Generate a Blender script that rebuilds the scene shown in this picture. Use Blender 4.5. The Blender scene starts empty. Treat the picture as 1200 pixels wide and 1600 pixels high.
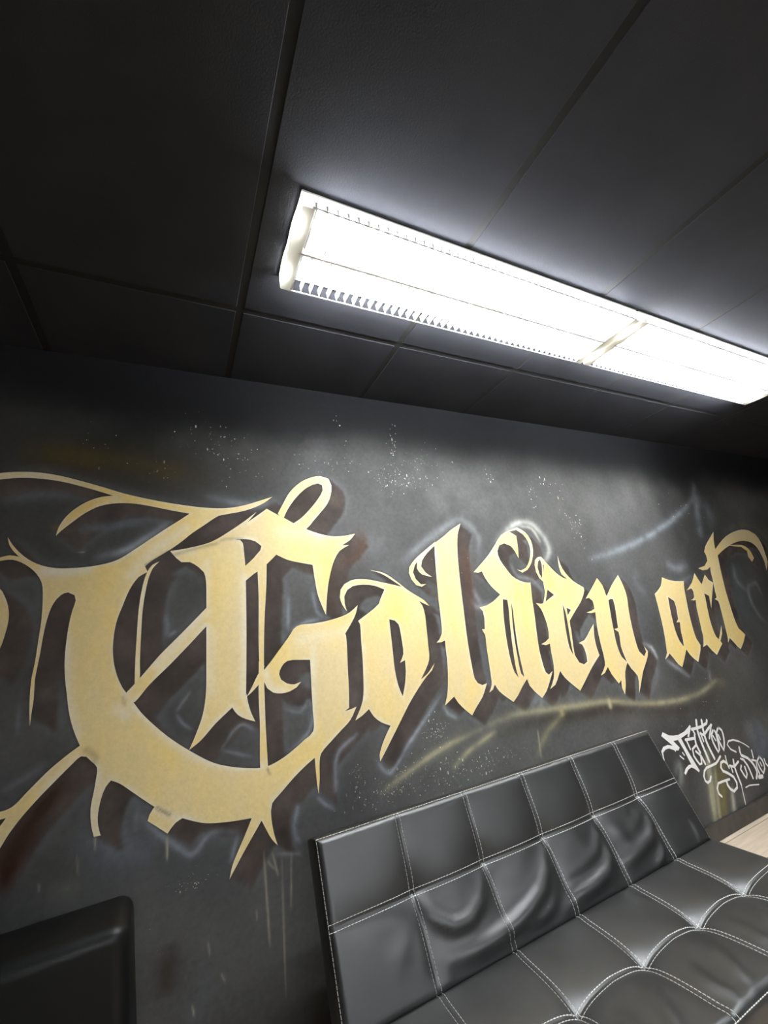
import bpy, bmesh, math, random
import numpy as np
from mathutils import Vector, Matrix
from mathutils.geometry import delaunay_2d_cdt

random.seed(7)
rng = np.random.default_rng(7)
scene = bpy.context.scene
COL = scene.collection

# ------------------------------------------------------------------ camera
CAM_AXES = ((0.898922, 0.019976, 0.437653), (-0.423743, 0.29336, 0.856961), (-0.111271, -0.955793, 0.272173))
CAM_H = 1.3125
cam_data = bpy.data.cameras.new('camera')
cam_data.sensor_fit = 'HORIZONTAL'
cam_data.sensor_width = 36.0
cam_data.lens = 36.0 * 657.267 / 1200.0
cam_data.clip_start = 0.02
cam = bpy.data.objects.new('camera', cam_data)
COL.objects.link(cam)
_A = np.array(CAM_AXES)                      # rows: world X, Y, Z in (right, down, forward)
_right, _up, _back = _A[:, 0], -_A[:, 1], -_A[:, 2]
cam.matrix_world = Matrix(((_right[0], _up[0], _back[0], 0), (_right[1], _up[1], _back[1], 0),
                           (_right[2], _up[2], _back[2], CAM_H), (0, 0, 0, 1)))
scene.camera = cam

# ------------------------------------------------------------------ world, exposure, tube strength
world = bpy.data.worlds.new('world'); scene.world = world
world.use_nodes = True
world.node_tree.nodes['Background'].inputs['Color'].default_value = (0.9, 0.95, 1.0, 1)
world.node_tree.nodes['Background'].inputs['Strength'].default_value = 0.0
TUBE_STRENGTH = 260.0
scene.view_settings.view_transform = 'Standard'
scene.view_settings.look = 'None'
scene.view_settings.exposure = 0.0
scene.view_settings.gamma = 1.0
scene.view_settings.use_curve_mapping = False
scene.cycles.use_denoising = True
scene.cycles.max_bounces = 8
scene.cycles.diffuse_bounces = 4
scene.cycles.glossy_bounces = 4
scene.cycles.sample_clamp_indirect = 6.0
scene.cycles.caustics_reflective = False
scene.cycles.caustics_refractive = False

WALL_Y, CEIL_Z = 1.75, 2.488
X0, X1, Y0 = -2.6, 6.4, -4.6

LETTERS = {
 'G': ([[(-0.5095,1.7516),(-0.502,1.7378),(-0.4941,1.7245),(-0.4861,1.7137),(-0.4777,1.7033),(-0.4689,1.6937),(-0.4592,1.6842),(-0.449,1.6755),(-0.4385,1.6676),(-0.4239,1.6588),(-0.4087,1.6521),(-0.3951,1.6477),(-0.3813,1.6443),(-0.3674,1.6418),(-0.3536,1.6407),(-0.3398,1.6406),(-0.3259,1.641),(-0.3138,1.6414),(-0.3017,1.642),(-0.2896,1.643),(-0.2774,1.6443),(-0.265,1.6461),(-0.2526,1.6482),(-0.2402,1.6508),(-0.2278,1.654),(-0.2149,1.6579),(-0.2021,1.6627),(-0.1898,1.669),(-0.1793,1.6757),(-0.169,1.6832),(-0.1589,1.691),(-0.1487,1.6992),(-0.1383,1.7072),(-0.1284,1.715),(-0.1184,1.7229),(-0.1084,1.731),(-0.0983,1.7391),(-0.0874,1.7477),(-0.0765,1.7565),(-0.0654,1.7653),(-0.0541,1.7742),(-0.0428,1.783),(-0.0285,1.7936),(-0.0139,1.8041),(0.0007,1.8149),(0.0126,1.8242),(0.0245,1.8337),(0.0365,1.8433),(0.0197,1.8465),(0.003,1.8496),(-0.0135,1.8527),(-0.0299,1.8559),(-0.0448,1.859),(-0.0595,1.8622),(-0.0741,1.8654),(-0.0886,1.8685),(-0.103,1.8713),(-0.1172,1.874),(-0.1314,1.8765),(-0.1455,1.8786),(-0.1595,1.8799),(-0.1733,1.8805),(-0.187,1.8804),(-0.2006,1.8797),(-0.214,1.8783),(-0.2296,1.8758),(-0.245,1.8723),(-0.2597,1.867),(-0.2712,1.8613),(-0.2822,1.8546),(-0.2927,1.8472),(-0.3029,1.8393),(-0.3137,1.8298),(-0.3239,1.8198),(-0.3338,1.8094),(-0.3437,1.7992),(-0.3523,1.7903),(-0.3607,1.7813),(-0.3689,1.772),(-0.3813,1.7553),(-0.3792,1.7708),(-0.376,1.7858),(-0.3709,1.7995),(-0.3649,1.8125),(-0.3579,1.8248),(-0.3493,1.837),(-0.3397,1.8483),(-0.3295,1.8587),(-0.3181,1.8689),(-0.306,1.8782),(-0.2933,1.8865),(-0.2811,1.8929),(-0.2684,1.8982),(-0.2553,1.9026),(-0.239,1.9059),(-0.2223,1.9081),(-0.2394,1.9142),(-0.2563,1.9201),(-0.2697,1.9245),(-0.283,1.9287),(-0.2963,1.9329),(-0.3095,1.9368),(-0.3225,1.9406),(-0.3355,1.9443),(-0.3484,1.9479),(-0.3612,1.9512),(-0.374,1.954),(-0.3865,1.9564),(-0.399,1.9585),(-0.4114,1.9602),(-0.4237,1.9616),(-0.4359,1.9627),(-0.4479,1.9635),(-0.4598,1.964),(-0.4716,1.9642),(-0.4834,1.9639),(-0.495,1.9632),(-0.5064,1.962),(-0.5178,1.9604),(-0.529,1.9583),(-0.54,1.9561),(-0.551,1.9537),(-0.5641,1.9506),(-0.577,1.9473),(-0.5897,1.9439),(-0.6024,1.9404),(-0.6149,1.9371),(-0.6175,1.9598),(-0.605,1.9632),(-0.5923,1.9668),(-0.5795,1.9703),(-0.5666,1.9738),(-0.5534,1.977),(-0.5425,1.9794),(-0.5313,1.9815),(-0.5201,1.9833),(-0.5086,1.9846),(-0.4971,1.9856),(-0.4855,1.9862),(-0.4737,1.9866),(-0.4619,1.9865),(-0.4499,1.9861),(-0.4378,1.9852),(-0.4255,1.9839),(-0.4132,1.9822),(-0.4008,1.9801),(-0.3883,1.9778),(-0.3756,1.975),(-0.3628,1.9718),(-0.3499,1.9683),(-0.337,1.9646),(-0.324,1.9609),(-0.3109,1.9571),(-0.2976,1.9532),(-0.2843,1.9492),(-0.271,1.9451),(-0.2575,1.941),(-0.244,1.9366),(-0.2304,1.932),(-0.2167,1.9275),(-0.2029,1.923),(-0.1889,1.9187),(-0.175,1.9149),(-0.161,1.9113),(-0.1469,1.9079),(-0.1326,1.9047),(-0.1184,1.9015),(-0.104,1.8985),(-0.0896,1.8955),(-0.075,1.8926),(-0.0603,1.8899),(-0.0455,1.8873),(-0.0307,1.8848),(-0.0157,1.8825),(-0.0006,1.8802),(0.0146,1.8781),(0.0299,1.8761),(0.0452,1.874),(0.0607,1.8722),(0.0764,1.8706),(0.0922,1.8695),(0.1081,1.8688),(0.1241,1.8683),(0.1402,1.8682),(0.1565,1.8687),(0.1729,1.8697),(0.1896,1.8717),(0.2064,1.8747),(0.2232,1.8784),(0.2402,1.8827),(0.2554,1.8871),(0.2707,1.8923),(0.286,1.8979),(0.3014,1.9035),(0.3212,1.9107),(0.3412,1.9183),(0.3614,1.9259),(0.3449,1.9117),(0.3279,1.8986),(0.3132,1.8895),(0.2983,1.8815),(0.2831,1.8744),(0.2658,1.8675),(0.2485,1.8615),(0.2312,1.8563),(0.2115,1.8514),(0.192,1.8473),(0.1727,1.8432),(0.1441,1.8364),(0.1305,1.8277),(0.1176,1.8181),(0.105,1.8081),(0.0925,1.7983),(0.0808,1.7896),(0.0692,1.781),(0.0577,1.7723),(0.0466,1.7634),(0.034,1.7523),(0.0219,1.7408),(0.0097,1.7297),(-0.0022,1.7197),(-0.0142,1.7102),(-0.0262,1.7011),(-0.0389,1.6922),(-0.0516,1.6836),(-0.0641,1.6752),(-0.0765,1.6668),(-0.0885,1.658),(-0.0988,1.6487),(-0.1084,1.6388),(-0.0995,1.6188),(-0.1008,1.6173),(-0.1147,1.6098),(-0.1272,1.6006),(-0.1367,1.588),(-0.1449,1.5743),(-0.1519,1.5598),(-0.1577,1.5455),(-0.1627,1.5309),(-0.1673,1.5161),(-0.1717,1.5015),(-0.1763,1.4873),(-0.1808,1.4733),(-0.1847,1.4591),(-0.1878,1.4447),(-0.1899,1.4308),(-0.1914,1.4167),(-0.1925,1.4027),(-0.1931,1.3886),(-0.1934,1.3745),(-0.1931,1.3606),(-0.1922,1.3466),(-0.1906,1.3326),(-0.1885,1.3187),(-0.1861,1.3062),(-0.183,1.2939),(-0.1795,1.2816),(-0.1756,1.2694),(-0.1705,1.256),(-0.1646,1.2429),(-0.1583,1.23),(-0.1471,1.2129),(-0.1392,1.2013),(-0.1313,1.1896),(-0.1234,1.1779),(-0.1131,1.1617),(-0.1023,1.1459),(-0.0929,1.1342),(-0.0832,1.1226),(-0.0733,1.1113),(-0.0631,1.1001),(-0.0529,1.0893),(-0.0427,1.0786),(-0.0322,1.0681),(-0.0216,1.0577),(-0.0106,1.0476),(0.0022,1.0362),(0.0152,1.0251),(0.0285,1.0142),(0.042,1.0035),(0.0557,0.9929),(0.0688,0.983),(0.082,0.9731),(0.0954,0.9634),(0.1092,0.9542),(0.1234,0.9458),(0.1367,0.9388),(0.1504,0.9326),(0.1644,0.927),(0.1786,0.9217),(0.1929,0.9167),(0.207,0.9122),(0.2213,0.9082),(0.2357,0.9045),(0.2503,0.901),(0.2649,0.8976),(0.2871,0.8947),(0.3024,0.8951),(0.3174,0.8971),(0.3333,0.901),(0.3489,0.9058),(0.3643,0.9115),(0.3781,0.9175),(0.3916,0.9243),(0.405,0.9315),(0.4191,0.9393),(0.4331,0.9474),(0.4471,0.9558),(0.4661,0.9647),(0.4803,0.9776),(0.4838,0.9911),(0.4849,1.0055),(0.4846,1.0204),(0.4838,1.0355),(0.4835,1.0505),(0.4837,1.0658),(0.4837,1.0813),(0.4835,1.0968),(0.4834,1.1125),(0.4835,1.1282),(0.4837,1.1455),(0.484,1.1629),(0.4843,1.1804),(0.4846,1.1981),(0.4849,1.2158),(0.4846,1.2378),(0.4616,1.241),(0.4389,1.2436),(0.416,1.2463),(0.394,1.2453),(0.3807,1.2381),(0.3706,1.227),(0.3633,1.2148),(0.3596,1.2011),(0.3661,1.1808),(0.3859,1.1647),(0.4011,1.1585),(0.417,1.1555),(0.4444,1.1616),(0.4248,1.1434),(0.3992,1.1334),(0.3829,1.1309),(0.3663,1.1309),(0.35,1.1334),(0.3344,1.1389),(0.3128,1.1574),(0.304,1.1784),(0.2948,1.1873),(0.2803,1.1729),(0.2685,1.1621),(0.2565,1.1519),(0.2379,1.1393),(0.2475,1.1539),(0.2569,1.1689),(0.2649,1.1833),(0.2727,1.1979),(0.2814,1.2121),(0.2932,1.2261),(0.306,1.2395),(0.2974,1.2175),(0.3084,1.2288),(0.3196,1.2402),(0.3307,1.2519),(0.3422,1.2648),(0.3536,1.278),(0.3651,1.2913),(0.3769,1.3047),(0.3887,1.3183),(0.4007,1.332),(0.4117,1.3469),(0.4228,1.3621),(0.4374,1.3731),(0.4541,1.3775),(0.472,1.3785),(0.4906,1.378),(0.5091,1.3782),(0.5274,1.3794),(0.546,1.3807),(0.5646,1.3826),(0.5814,1.3851),(0.5983,1.3879),(0.6152,1.3912),(0.6322,1.3951),(0.6528,1.4012),(0.6726,1.4097),(0.6923,1.4225),(0.7113,1.4367),(0.706,1.4196),(0.6998,1.4029),(0.6899,1.3853),(0.6785,1.3687),(0.6669,1.3532),(0.655,1.3383),(0.6431,1.3235),(0.6461,1.3144),(0.6463,1.2941),(0.646,1.274),(0.6453,1.254),(0.6446,1.237),(0.6437,1.2201),(0.6427,1.2033),(0.6419,1.1866),(0.6412,1.17),(0.6407,1.1534),(0.6402,1.137),(0.6396,1.1206),(0.6388,1.1043),(0.6376,1.0866),(0.6361,1.0691),(0.6346,1.0516),(0.6331,1.0343),(0.613,1.025),(0.6408,1.0282),(0.6656,1.0336),(0.6556,1.0182),(0.6457,1.0029),(0.6343,0.989),(0.6216,0.9783),(0.6075,0.9691),(0.5936,0.9599),(0.5817,0.9517),(0.5699,0.9435),(0.5582,0.9354),(0.5468,0.9272),(0.5325,0.9174),(0.5186,0.9074),(0.5067,0.896),(0.5005,0.8832),(0.4979,0.8687),(0.4964,0.8546),(0.4956,0.8404),(0.4949,0.8262),(0.4939,0.8122),(0.4924,0.7998),(0.4906,0.7875),(0.4888,0.7753),(0.487,0.7632),(0.4851,0.7783),(0.4834,0.7934),(0.4825,0.8101),(0.4818,0.8268),(0.4812,0.8436),(0.4807,0.8575),(0.4803,0.8715),(0.4799,0.8856),(0.4648,0.8781),(0.4501,0.8704),(0.4371,0.8628),(0.4244,0.8551),(0.412,0.8472),(0.4,0.8392),(0.3899,0.832),(0.3801,0.8246),(0.3705,0.8172),(0.361,0.8098),(0.3516,0.8025),(0.3395,0.7939),(0.3275,0.7853),(0.3173,0.7754),(0.312,0.7537),(0.3119,0.7406),(0.3127,0.7273),(0.3142,0.7141),(0.3163,0.7005),(0.319,0.687),(0.3221,0.6734),(0.3265,0.6588),(0.3312,0.6442),(0.3214,0.6552),(0.3124,0.6665),(0.3033,0.6824),(0.2953,0.6985),(0.2871,0.7154),(0.279,0.7323),(0.2723,0.7238),(0.2656,0.7154),(0.2589,0.707),(0.2523,0.6987),(0.2457,0.6905),(0.2392,0.6823),(0.2327,0.6742),(0.2263,0.6661),(0.22,0.658),(0.2135,0.6496),(0.2072,0.6411),(0.201,0.6326),(0.1949,0.6242),(0.1887,0.6158),(0.1802,0.6044),(0.1718,0.5931),(0.175,0.6054),(0.1781,0.6177),(0.1822,0.6297),(0.1868,0.6397),(0.192,0.6495),(0.1975,0.6592),(0.203,0.6689),(0.2083,0.6782),(0.2137,0.6875),(0.2191,0.6968),(0.2244,0.7063),(0.23,0.7166),(0.2355,0.7271),(0.241,0.7377),(0.2465,0.7484),(0.2324,0.7496),(0.2184,0.7509),(0.2044,0.7523),(0.1907,0.7541),(0.177,0.7559),(0.1634,0.758),(0.1499,0.7603),(0.1365,0.7629),(0.1232,0.7655),(0.11,0.7686),(0.0969,0.7724),(0.0838,0.7773),(0.0709,0.7831),(0.0581,0.7892),(0.0437,0.7965),(0.0294,0.804),(0.0198,0.8007),(0.0108,0.7968),(0.0028,0.7903),(-0.0043,0.7829),(-0.0132,0.7723),(-0.0272,0.7846),(-0.0411,0.7968),(-0.0509,0.8053),(-0.0607,0.8138),(-0.0705,0.8222),(-0.0663,0.8376),(-0.0561,0.8528),(-0.052,0.8565),(-0.066,0.8686),(-0.0798,0.8808),(-0.0891,0.8891),(-0.0983,0.8975),(-0.1074,0.9059),(-0.1166,0.9142),(-0.1256,0.9225),(-0.1346,0.9308),(-0.1437,0.939),(-0.153,0.9466),(-0.1647,0.954),(-0.1766,0.9604),(-0.1837,0.9528),(-0.1898,0.9446),(-0.1954,0.9316),(-0.1994,0.9176),(-0.2021,0.905),(-0.2042,0.892),(-0.2053,0.8789),(-0.2055,0.8676),(-0.2048,0.856),(-0.2032,0.8444),(-0.1995,0.8304),(-0.195,0.8165),(-0.2124,0.8179),(-0.217,0.8335),(-0.2208,0.849),(-0.2227,0.8607),(-0.2242,0.8723),(-0.2251,0.8839),(-0.2255,0.8953),(-0.2248,0.9067),(-0.2234,0.9178),(-0.2217,0.9288),(-0.2201,0.94),(-0.2186,0.9532),(-0.2172,0.9666),(-0.216,0.9801),(-0.2147,0.9927),(-0.2159,1.0057),(-0.2225,1.0159),(-0.2311,1.0251),(-0.2461,1.0421),(-0.2602,1.0463),(-0.2696,1.0404),(-0.2778,1.0328),(-0.2858,1.0251),(-0.2939,1.0176),(-0.3018,1.0101),(-0.3097,1.0026),(-0.3174,0.9951),(-0.325,0.9877),(-0.3318,0.9811),(-0.3385,0.9747),(-0.3451,0.9682),(-0.3516,0.9617),(-0.3579,0.9551),(-0.3654,0.9471),(-0.3727,0.9392),(-0.3799,0.9312),(-0.3869,0.9232),(-0.3936,0.915),(-0.399,0.9081),(-0.4042,0.901),(-0.4092,0.8939),(-0.4141,0.8866),(-0.4188,0.8793),(-0.4229,0.8721),(-0.4267,0.8647),(-0.4305,0.8573),(-0.4344,0.8501),(-0.4413,0.8384),(-0.4483,0.8269),(-0.4552,0.8157),(-0.4621,0.8045),(-0.4689,0.7935),(-0.4708,0.8098),(-0.4727,0.8262),(-0.4745,0.8427),(-0.4764,0.8594),(-0.4783,0.8761),(-0.4708,0.8819),(-0.463,0.8876),(-0.4553,0.8934),(-0.4477,0.8995),(-0.4403,0.906),(-0.4342,0.9141),(-0.4289,0.923),(-0.442,0.9222),(-0.4505,0.9228),(-0.4589,0.9237),(-0.4673,0.9246),(-0.4757,0.9255),(-0.484,0.9264),(-0.4854,0.9384),(-0.4868,0.9505),(-0.4783,0.9487),(-0.4697,0.9466),(-0.4611,0.9446),(-0.4526,0.9431),(-0.4441,0.9423),(-0.4342,0.9428),(-0.4248,0.9448),(-0.4163,0.9487),(-0.4094,0.9538),(-0.4031,0.9597),(-0.3971,0.9662),(-0.3912,0.9729),(-0.3851,0.9793),(-0.376,0.9884),(-0.3669,0.9976),(-0.3577,1.0069),(-0.3483,1.0161),(-0.3385,1.025),(-0.33,1.0322),(-0.3213,1.0391),(-0.3122,1.0459),(-0.3031,1.0526),(-0.2937,1.0592),(-0.2844,1.0655),(-0.2748,1.0714),(-0.2651,1.0773),(-0.2718,1.0922),(-0.2782,1.1073),(-0.2832,1.1203),(-0.2879,1.1334),(-0.2921,1.1466),(-0.2959,1.1595),(-0.2992,1.1725),(-0.3022,1.1856),(-0.3047,1.1985),(-0.3069,1.2114),(-0.309,1.2244),(-0.3111,1.2374),(-0.3135,1.2505),(-0.316,1.2636),(-0.318,1.2768),(-0.3196,1.2886),(-0.3211,1.3004),(-0.3224,1.3123),(-0.3235,1.3242),(-0.3243,1.3362),(-0.3248,1.3494),(-0.325,1.3627),(-0.3249,1.376),(-0.3247,1.3894),(-0.3243,1.4028),(-0.3238,1.4163),(-0.3231,1.4299),(-0.3222,1.4434),(-0.321,1.457),(-0.3195,1.4708),(-0.3175,1.4846),(-0.3153,1.4983),(-0.3116,1.5138),(-0.3088,1.5297),(-0.3131,1.5478),(-0.3316,1.5583),(-0.3422,1.5564),(-0.3513,1.5504),(-0.3615,1.5381),(-0.3693,1.5235),(-0.3738,1.5105),(-0.3773,1.4968),(-0.38,1.4829),(-0.3822,1.4697),(-0.3839,1.4563),(-0.3853,1.4429),(-0.3865,1.4295),(-0.3877,1.415),(-0.3886,1.4006),(-0.3894,1.3862),(-0.3902,1.3719),(-0.3911,1.3577),(-0.3922,1.3449),(-0.3934,1.3323),(-0.3946,1.3197),(-0.3956,1.3071),(-0.3962,1.2945),(-0.3962,1.2819),(-0.3957,1.2694),(-0.3951,1.2568),(-0.3945,1.2443),(-0.3942,1.2319),(-0.3947,1.2167),(-0.3956,1.2016),(-0.3959,1.1904),(-0.3961,1.1791),(-0.3964,1.1679),(-0.3966,1.1568),(-0.398,1.1682),(-0.3994,1.1797),(-0.4008,1.1912),(-0.4019,1.2027),(-0.4029,1.215),(-0.4037,1.2274),(-0.4044,1.2397),(-0.4049,1.2521),(-0.4054,1.2667),(-0.4056,1.2813),(-0.4053,1.2958),(-0.4044,1.3083),(-0.4032,1.3208),(-0.4019,1.3333),(-0.4009,1.346),(-0.4002,1.3588),(-0.3997,1.3717),(-0.3994,1.3847),(-0.399,1.3977),(-0.3986,1.4109),(-0.398,1.424),(-0.3974,1.4372),(-0.3968,1.4506),(-0.3963,1.464),(-0.3962,1.4776),(-0.3965,1.4939),(-0.397,1.5104),(-0.3978,1.527),(-0.3988,1.5437),(-0.4002,1.5606),(-0.4023,1.5785),(-0.4067,1.5962),(-0.4139,1.6123),(-0.4235,1.6269),(-0.4331,1.6382),(-0.4434,1.6484),(-0.4543,1.6573),(-0.4656,1.6649),(-0.4773,1.671),(-0.4891,1.6749),(-0.5,1.6755),(-0.5107,1.6739),(-0.5212,1.6716),(-0.5316,1.6689),(-0.5418,1.6655),(-0.5519,1.6622),(-0.5542,1.6831),(-0.5437,1.683),(-0.533,1.683),(-0.5225,1.6836),(-0.5107,1.6872),(-0.4988,1.6901),(-0.4863,1.688),(-0.4736,1.6844),(-0.4831,1.6952),(-0.4923,1.7064),(-0.5029,1.7247),(-0.5066,1.7379)],
   [(-0.157,1.2032),(-0.1483,1.2124),(-0.1394,1.2216),(-0.1305,1.231),(-0.1216,1.2405),(-0.1128,1.2502),(-0.1006,1.2642),(-0.0885,1.2786),(-0.0762,1.2932),(-0.0637,1.3079),(-0.0507,1.3224),(-0.038,1.3355),(-0.0249,1.3485),(-0.0115,1.3615),(0.0021,1.3746),(0.0158,1.3881),(0.0338,1.4064),(0.0521,1.425),(0.0707,1.4441),(0.0895,1.4635),(0.1088,1.4832),(0.1097,1.4665),(0.1107,1.4498),(0.1116,1.4332),(0.1126,1.4168),(0.0979,1.4042),(0.0883,1.3945),(0.079,1.3847),(0.0697,1.375),(0.0606,1.3653),(0.0514,1.3558),(0.0376,1.3418),(0.0239,1.328),(0.0104,1.3144),(-0.003,1.301),(-0.0164,1.2879),(-0.0294,1.2757),(-0.0425,1.2638),(-0.0554,1.2521),(-0.068,1.2403),(-0.0802,1.2283),(-0.0886,1.2188),(-0.0965,1.2088),(-0.1042,1.1988),(-0.1123,1.1893),(-0.1211,1.1808),(-0.1406,1.1774),(-0.1488,1.1903)],
   [(-0.1008,1.6173),(-0.094,1.6315),(-0.0846,1.6435),(-0.0738,1.6503),(-0.062,1.6556),(-0.0728,1.6445),(-0.0821,1.6323),(-0.0885,1.618),(-0.0934,1.6029),(-0.097,1.5875),(-0.1005,1.5677),(-0.1034,1.548),(-0.1058,1.5284),(-0.1078,1.5087),(-0.1094,1.4892),(-0.1105,1.47),(-0.1111,1.4509),(-0.1113,1.4318),(-0.1114,1.4128),(-0.1116,1.394),(-0.1117,1.3767),(-0.1117,1.3596),(-0.1117,1.3426),(-0.1115,1.3256),(-0.1113,1.3088),(-0.1108,1.2947),(-0.1098,1.2807),(-0.1093,1.2668),(-0.1097,1.2532),(-0.1132,1.2415),(-0.1182,1.2306),(-0.124,1.2335),(-0.1243,1.2488),(-0.1246,1.2641),(-0.125,1.2795),(-0.1252,1.295),(-0.1254,1.3106),(-0.1254,1.3245),(-0.1253,1.3385),(-0.1251,1.3526),(-0.1248,1.3668),(-0.1246,1.381),(-0.1243,1.4011),(-0.1241,1.4213),(-0.1238,1.4417),(-0.1233,1.4622),(-0.1223,1.4828),(-0.1212,1.4992),(-0.1199,1.5157),(-0.1182,1.5322),(-0.1161,1.5487),(-0.1137,1.5652),(-0.1105,1.5829),(-0.1063,1.6003)],
   [(-0.0275,1.6937),(-0.0145,1.6935),(-0.0013,1.6931),(0.0119,1.6931),(0.0251,1.6942),(0.0401,1.6972),(0.055,1.7013),(0.07,1.7058),(0.0852,1.71),(0.1006,1.7135),(0.1161,1.7169),(0.1318,1.7202),(0.1477,1.7237),(0.1649,1.7281),(0.1824,1.7327),(0.2002,1.7364),(0.2249,1.7361),(0.2354,1.7226),(0.2381,1.7065),(0.2393,1.6902),(0.2403,1.6739),(0.242,1.6507),(0.2435,1.6276),(0.2548,1.6381),(0.2663,1.6487),(0.2775,1.6597),(0.2908,1.6747),(0.3038,1.6902),(0.3297,1.6897),(0.3279,1.6732),(0.3269,1.6565),(0.3245,1.6404),(0.3189,1.6257),(0.3067,1.6129),(0.2911,1.6036),(0.2758,1.5943),(0.2596,1.5813),(0.2439,1.5684),(0.2438,1.5383),(0.2437,1.5085),(0.2436,1.4789),(0.2435,1.4497),(0.2432,1.4208),(0.2427,1.3886),(0.2421,1.3568),(0.2414,1.3254),(0.2406,1.2943),(0.2398,1.2636),(0.2391,1.2385),(0.2382,1.2136),(0.2374,1.189),(0.2365,1.1646),(0.2357,1.1404),(0.2382,1.151),(0.2398,1.136),(0.2421,1.1211),(0.2467,1.1019),(0.2525,1.0829),(0.2594,1.0665),(0.2668,1.0501),(0.251,1.0566),(0.2355,1.0637),(0.2202,1.0725),(0.2062,1.0831),(0.1964,1.0955),(0.1882,1.1091),(0.1883,1.112),(0.1764,1.1031),(0.1646,1.0944),(0.1529,1.0857),(0.1415,1.0769),(0.1305,1.068),(0.1205,1.0589),(0.1109,1.0496),(0.1016,1.0402),(0.0921,1.0312),(0.0822,1.0227),(0.0706,1.0147),(0.0584,1.0077),(0.0463,1.0008),(0.0511,1.0106),(0.056,1.0205),(0.0607,1.0305),(0.0652,1.0408),(0.0703,1.0531),(0.0754,1.0655),(0.0802,1.0782),(0.0847,1.0911),(0.0886,1.1045),(0.0916,1.1177),(0.0941,1.1311),(0.0961,1.1449),(0.0976,1.1588),(0.0987,1.173),(0.0997,1.1942),(0.1,1.2157),(0.1,1.2375),(0.0998,1.2595),(0.0998,1.2816),(0.0998,1.3061),(0.0997,1.3309),(0.0996,1.3558),(0.0994,1.381),(0.0993,1.4064),(0.0993,1.4273),(0.0993,1.4484),(0.0992,1.4697),(0.0992,1.4911),(0.099,1.5126),(0.0989,1.5287),(0.0988,1.5449),(0.0984,1.5612),(0.0972,1.5775),(0.0948,1.5938),(0.0895,1.6092),(0.0706,1.6298),(0.0561,1.6413),(0.0405,1.6498),(0.0257,1.6502),(0.0111,1.6508),(-0.0074,1.6677),(-0.0177,1.6805)],
   [(-0.0275,1.6945),(-0.0127,1.6967),(0.0022,1.6987),(0.0173,1.7011),(0.0323,1.7041),(0.049,1.708),(0.0658,1.712),(0.0827,1.7165),(0.0995,1.7219),(0.1161,1.7285),(0.1309,1.7359),(0.1454,1.7445),(0.1597,1.7539),(0.174,1.7639),(0.1884,1.7738),(0.2031,1.7842),(0.2179,1.795),(0.2326,1.8062),(0.2474,1.8177),(0.2626,1.8301),(0.2777,1.8428),(0.2931,1.8558),(0.2811,1.8408),(0.2692,1.826),(0.2575,1.8114),(0.2714,1.8217),(0.2855,1.8321),(0.2997,1.8427),(0.3177,1.8567),(0.3359,1.871),(0.3557,1.8594),(0.3756,1.8479),(0.3898,1.8399),(0.404,1.832),(0.4184,1.8241),(0.4328,1.8162),(0.4474,1.8085),(0.464,1.7999),(0.4808,1.7915),(0.4979,1.7836),(0.5164,1.7759),(0.5352,1.7687),(0.5545,1.7623),(0.5735,1.7569),(0.5929,1.7524),(0.6129,1.7493),(0.6329,1.7482),(0.6533,1.7485),(0.6739,1.75),(0.6929,1.7525),(0.712,1.7562),(0.7313,1.7598),(0.7178,1.7441),(0.7032,1.7298),(0.6828,1.7174),(0.6618,1.7065),(0.6968,1.7069),(0.6721,1.6952),(0.6495,1.6812),(0.6333,1.662),(0.6209,1.6405),(0.6128,1.6236),(0.606,1.6064),(0.6,1.5892),(0.5933,1.5678),(0.5874,1.5465),(0.5823,1.5252),(0.5782,1.5042),(0.5748,1.4833),(0.5717,1.4625),(0.5692,1.4439),(0.5669,1.4255),(0.5646,1.4071),(0.5586,1.4221),(0.5529,1.4372),(0.5465,1.4552),(0.5403,1.4734),(0.5353,1.4919),(0.5316,1.5129),(0.529,1.5342),(0.5267,1.5556),(0.525,1.5721),(0.5236,1.5887),(0.5222,1.6054),(0.5208,1.6221),(0.4999,1.6264),(0.4793,1.6309),(0.4579,1.6356),(0.4368,1.6405),(0.4162,1.6467),(0.3998,1.6539),(0.384,1.6623),(0.3683,1.6707),(0.3547,1.6574),(0.3412,1.6443),(0.3276,1.6316),(0.3189,1.6257),(0.2974,1.6195),(0.2769,1.6377),(0.2775,1.6597),(0.2901,1.6751),(0.3038,1.6902),(0.3087,1.7081),(0.2966,1.7196),(0.2836,1.7293),(0.265,1.7354),(0.2458,1.7386),(0.2167,1.7389),(0.2002,1.7346),(0.1825,1.7303),(0.165,1.7261),(0.1476,1.722),(0.1318,1.7185),(0.1161,1.7152),(0.1006,1.7118),(0.0852,1.7083),(0.07,1.7041),(0.055,1.6995),(0.0401,1.6953),(0.0251,1.6926),(0.0119,1.6919),(-0.0013,1.6925),(-0.0145,1.6936)],
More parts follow.
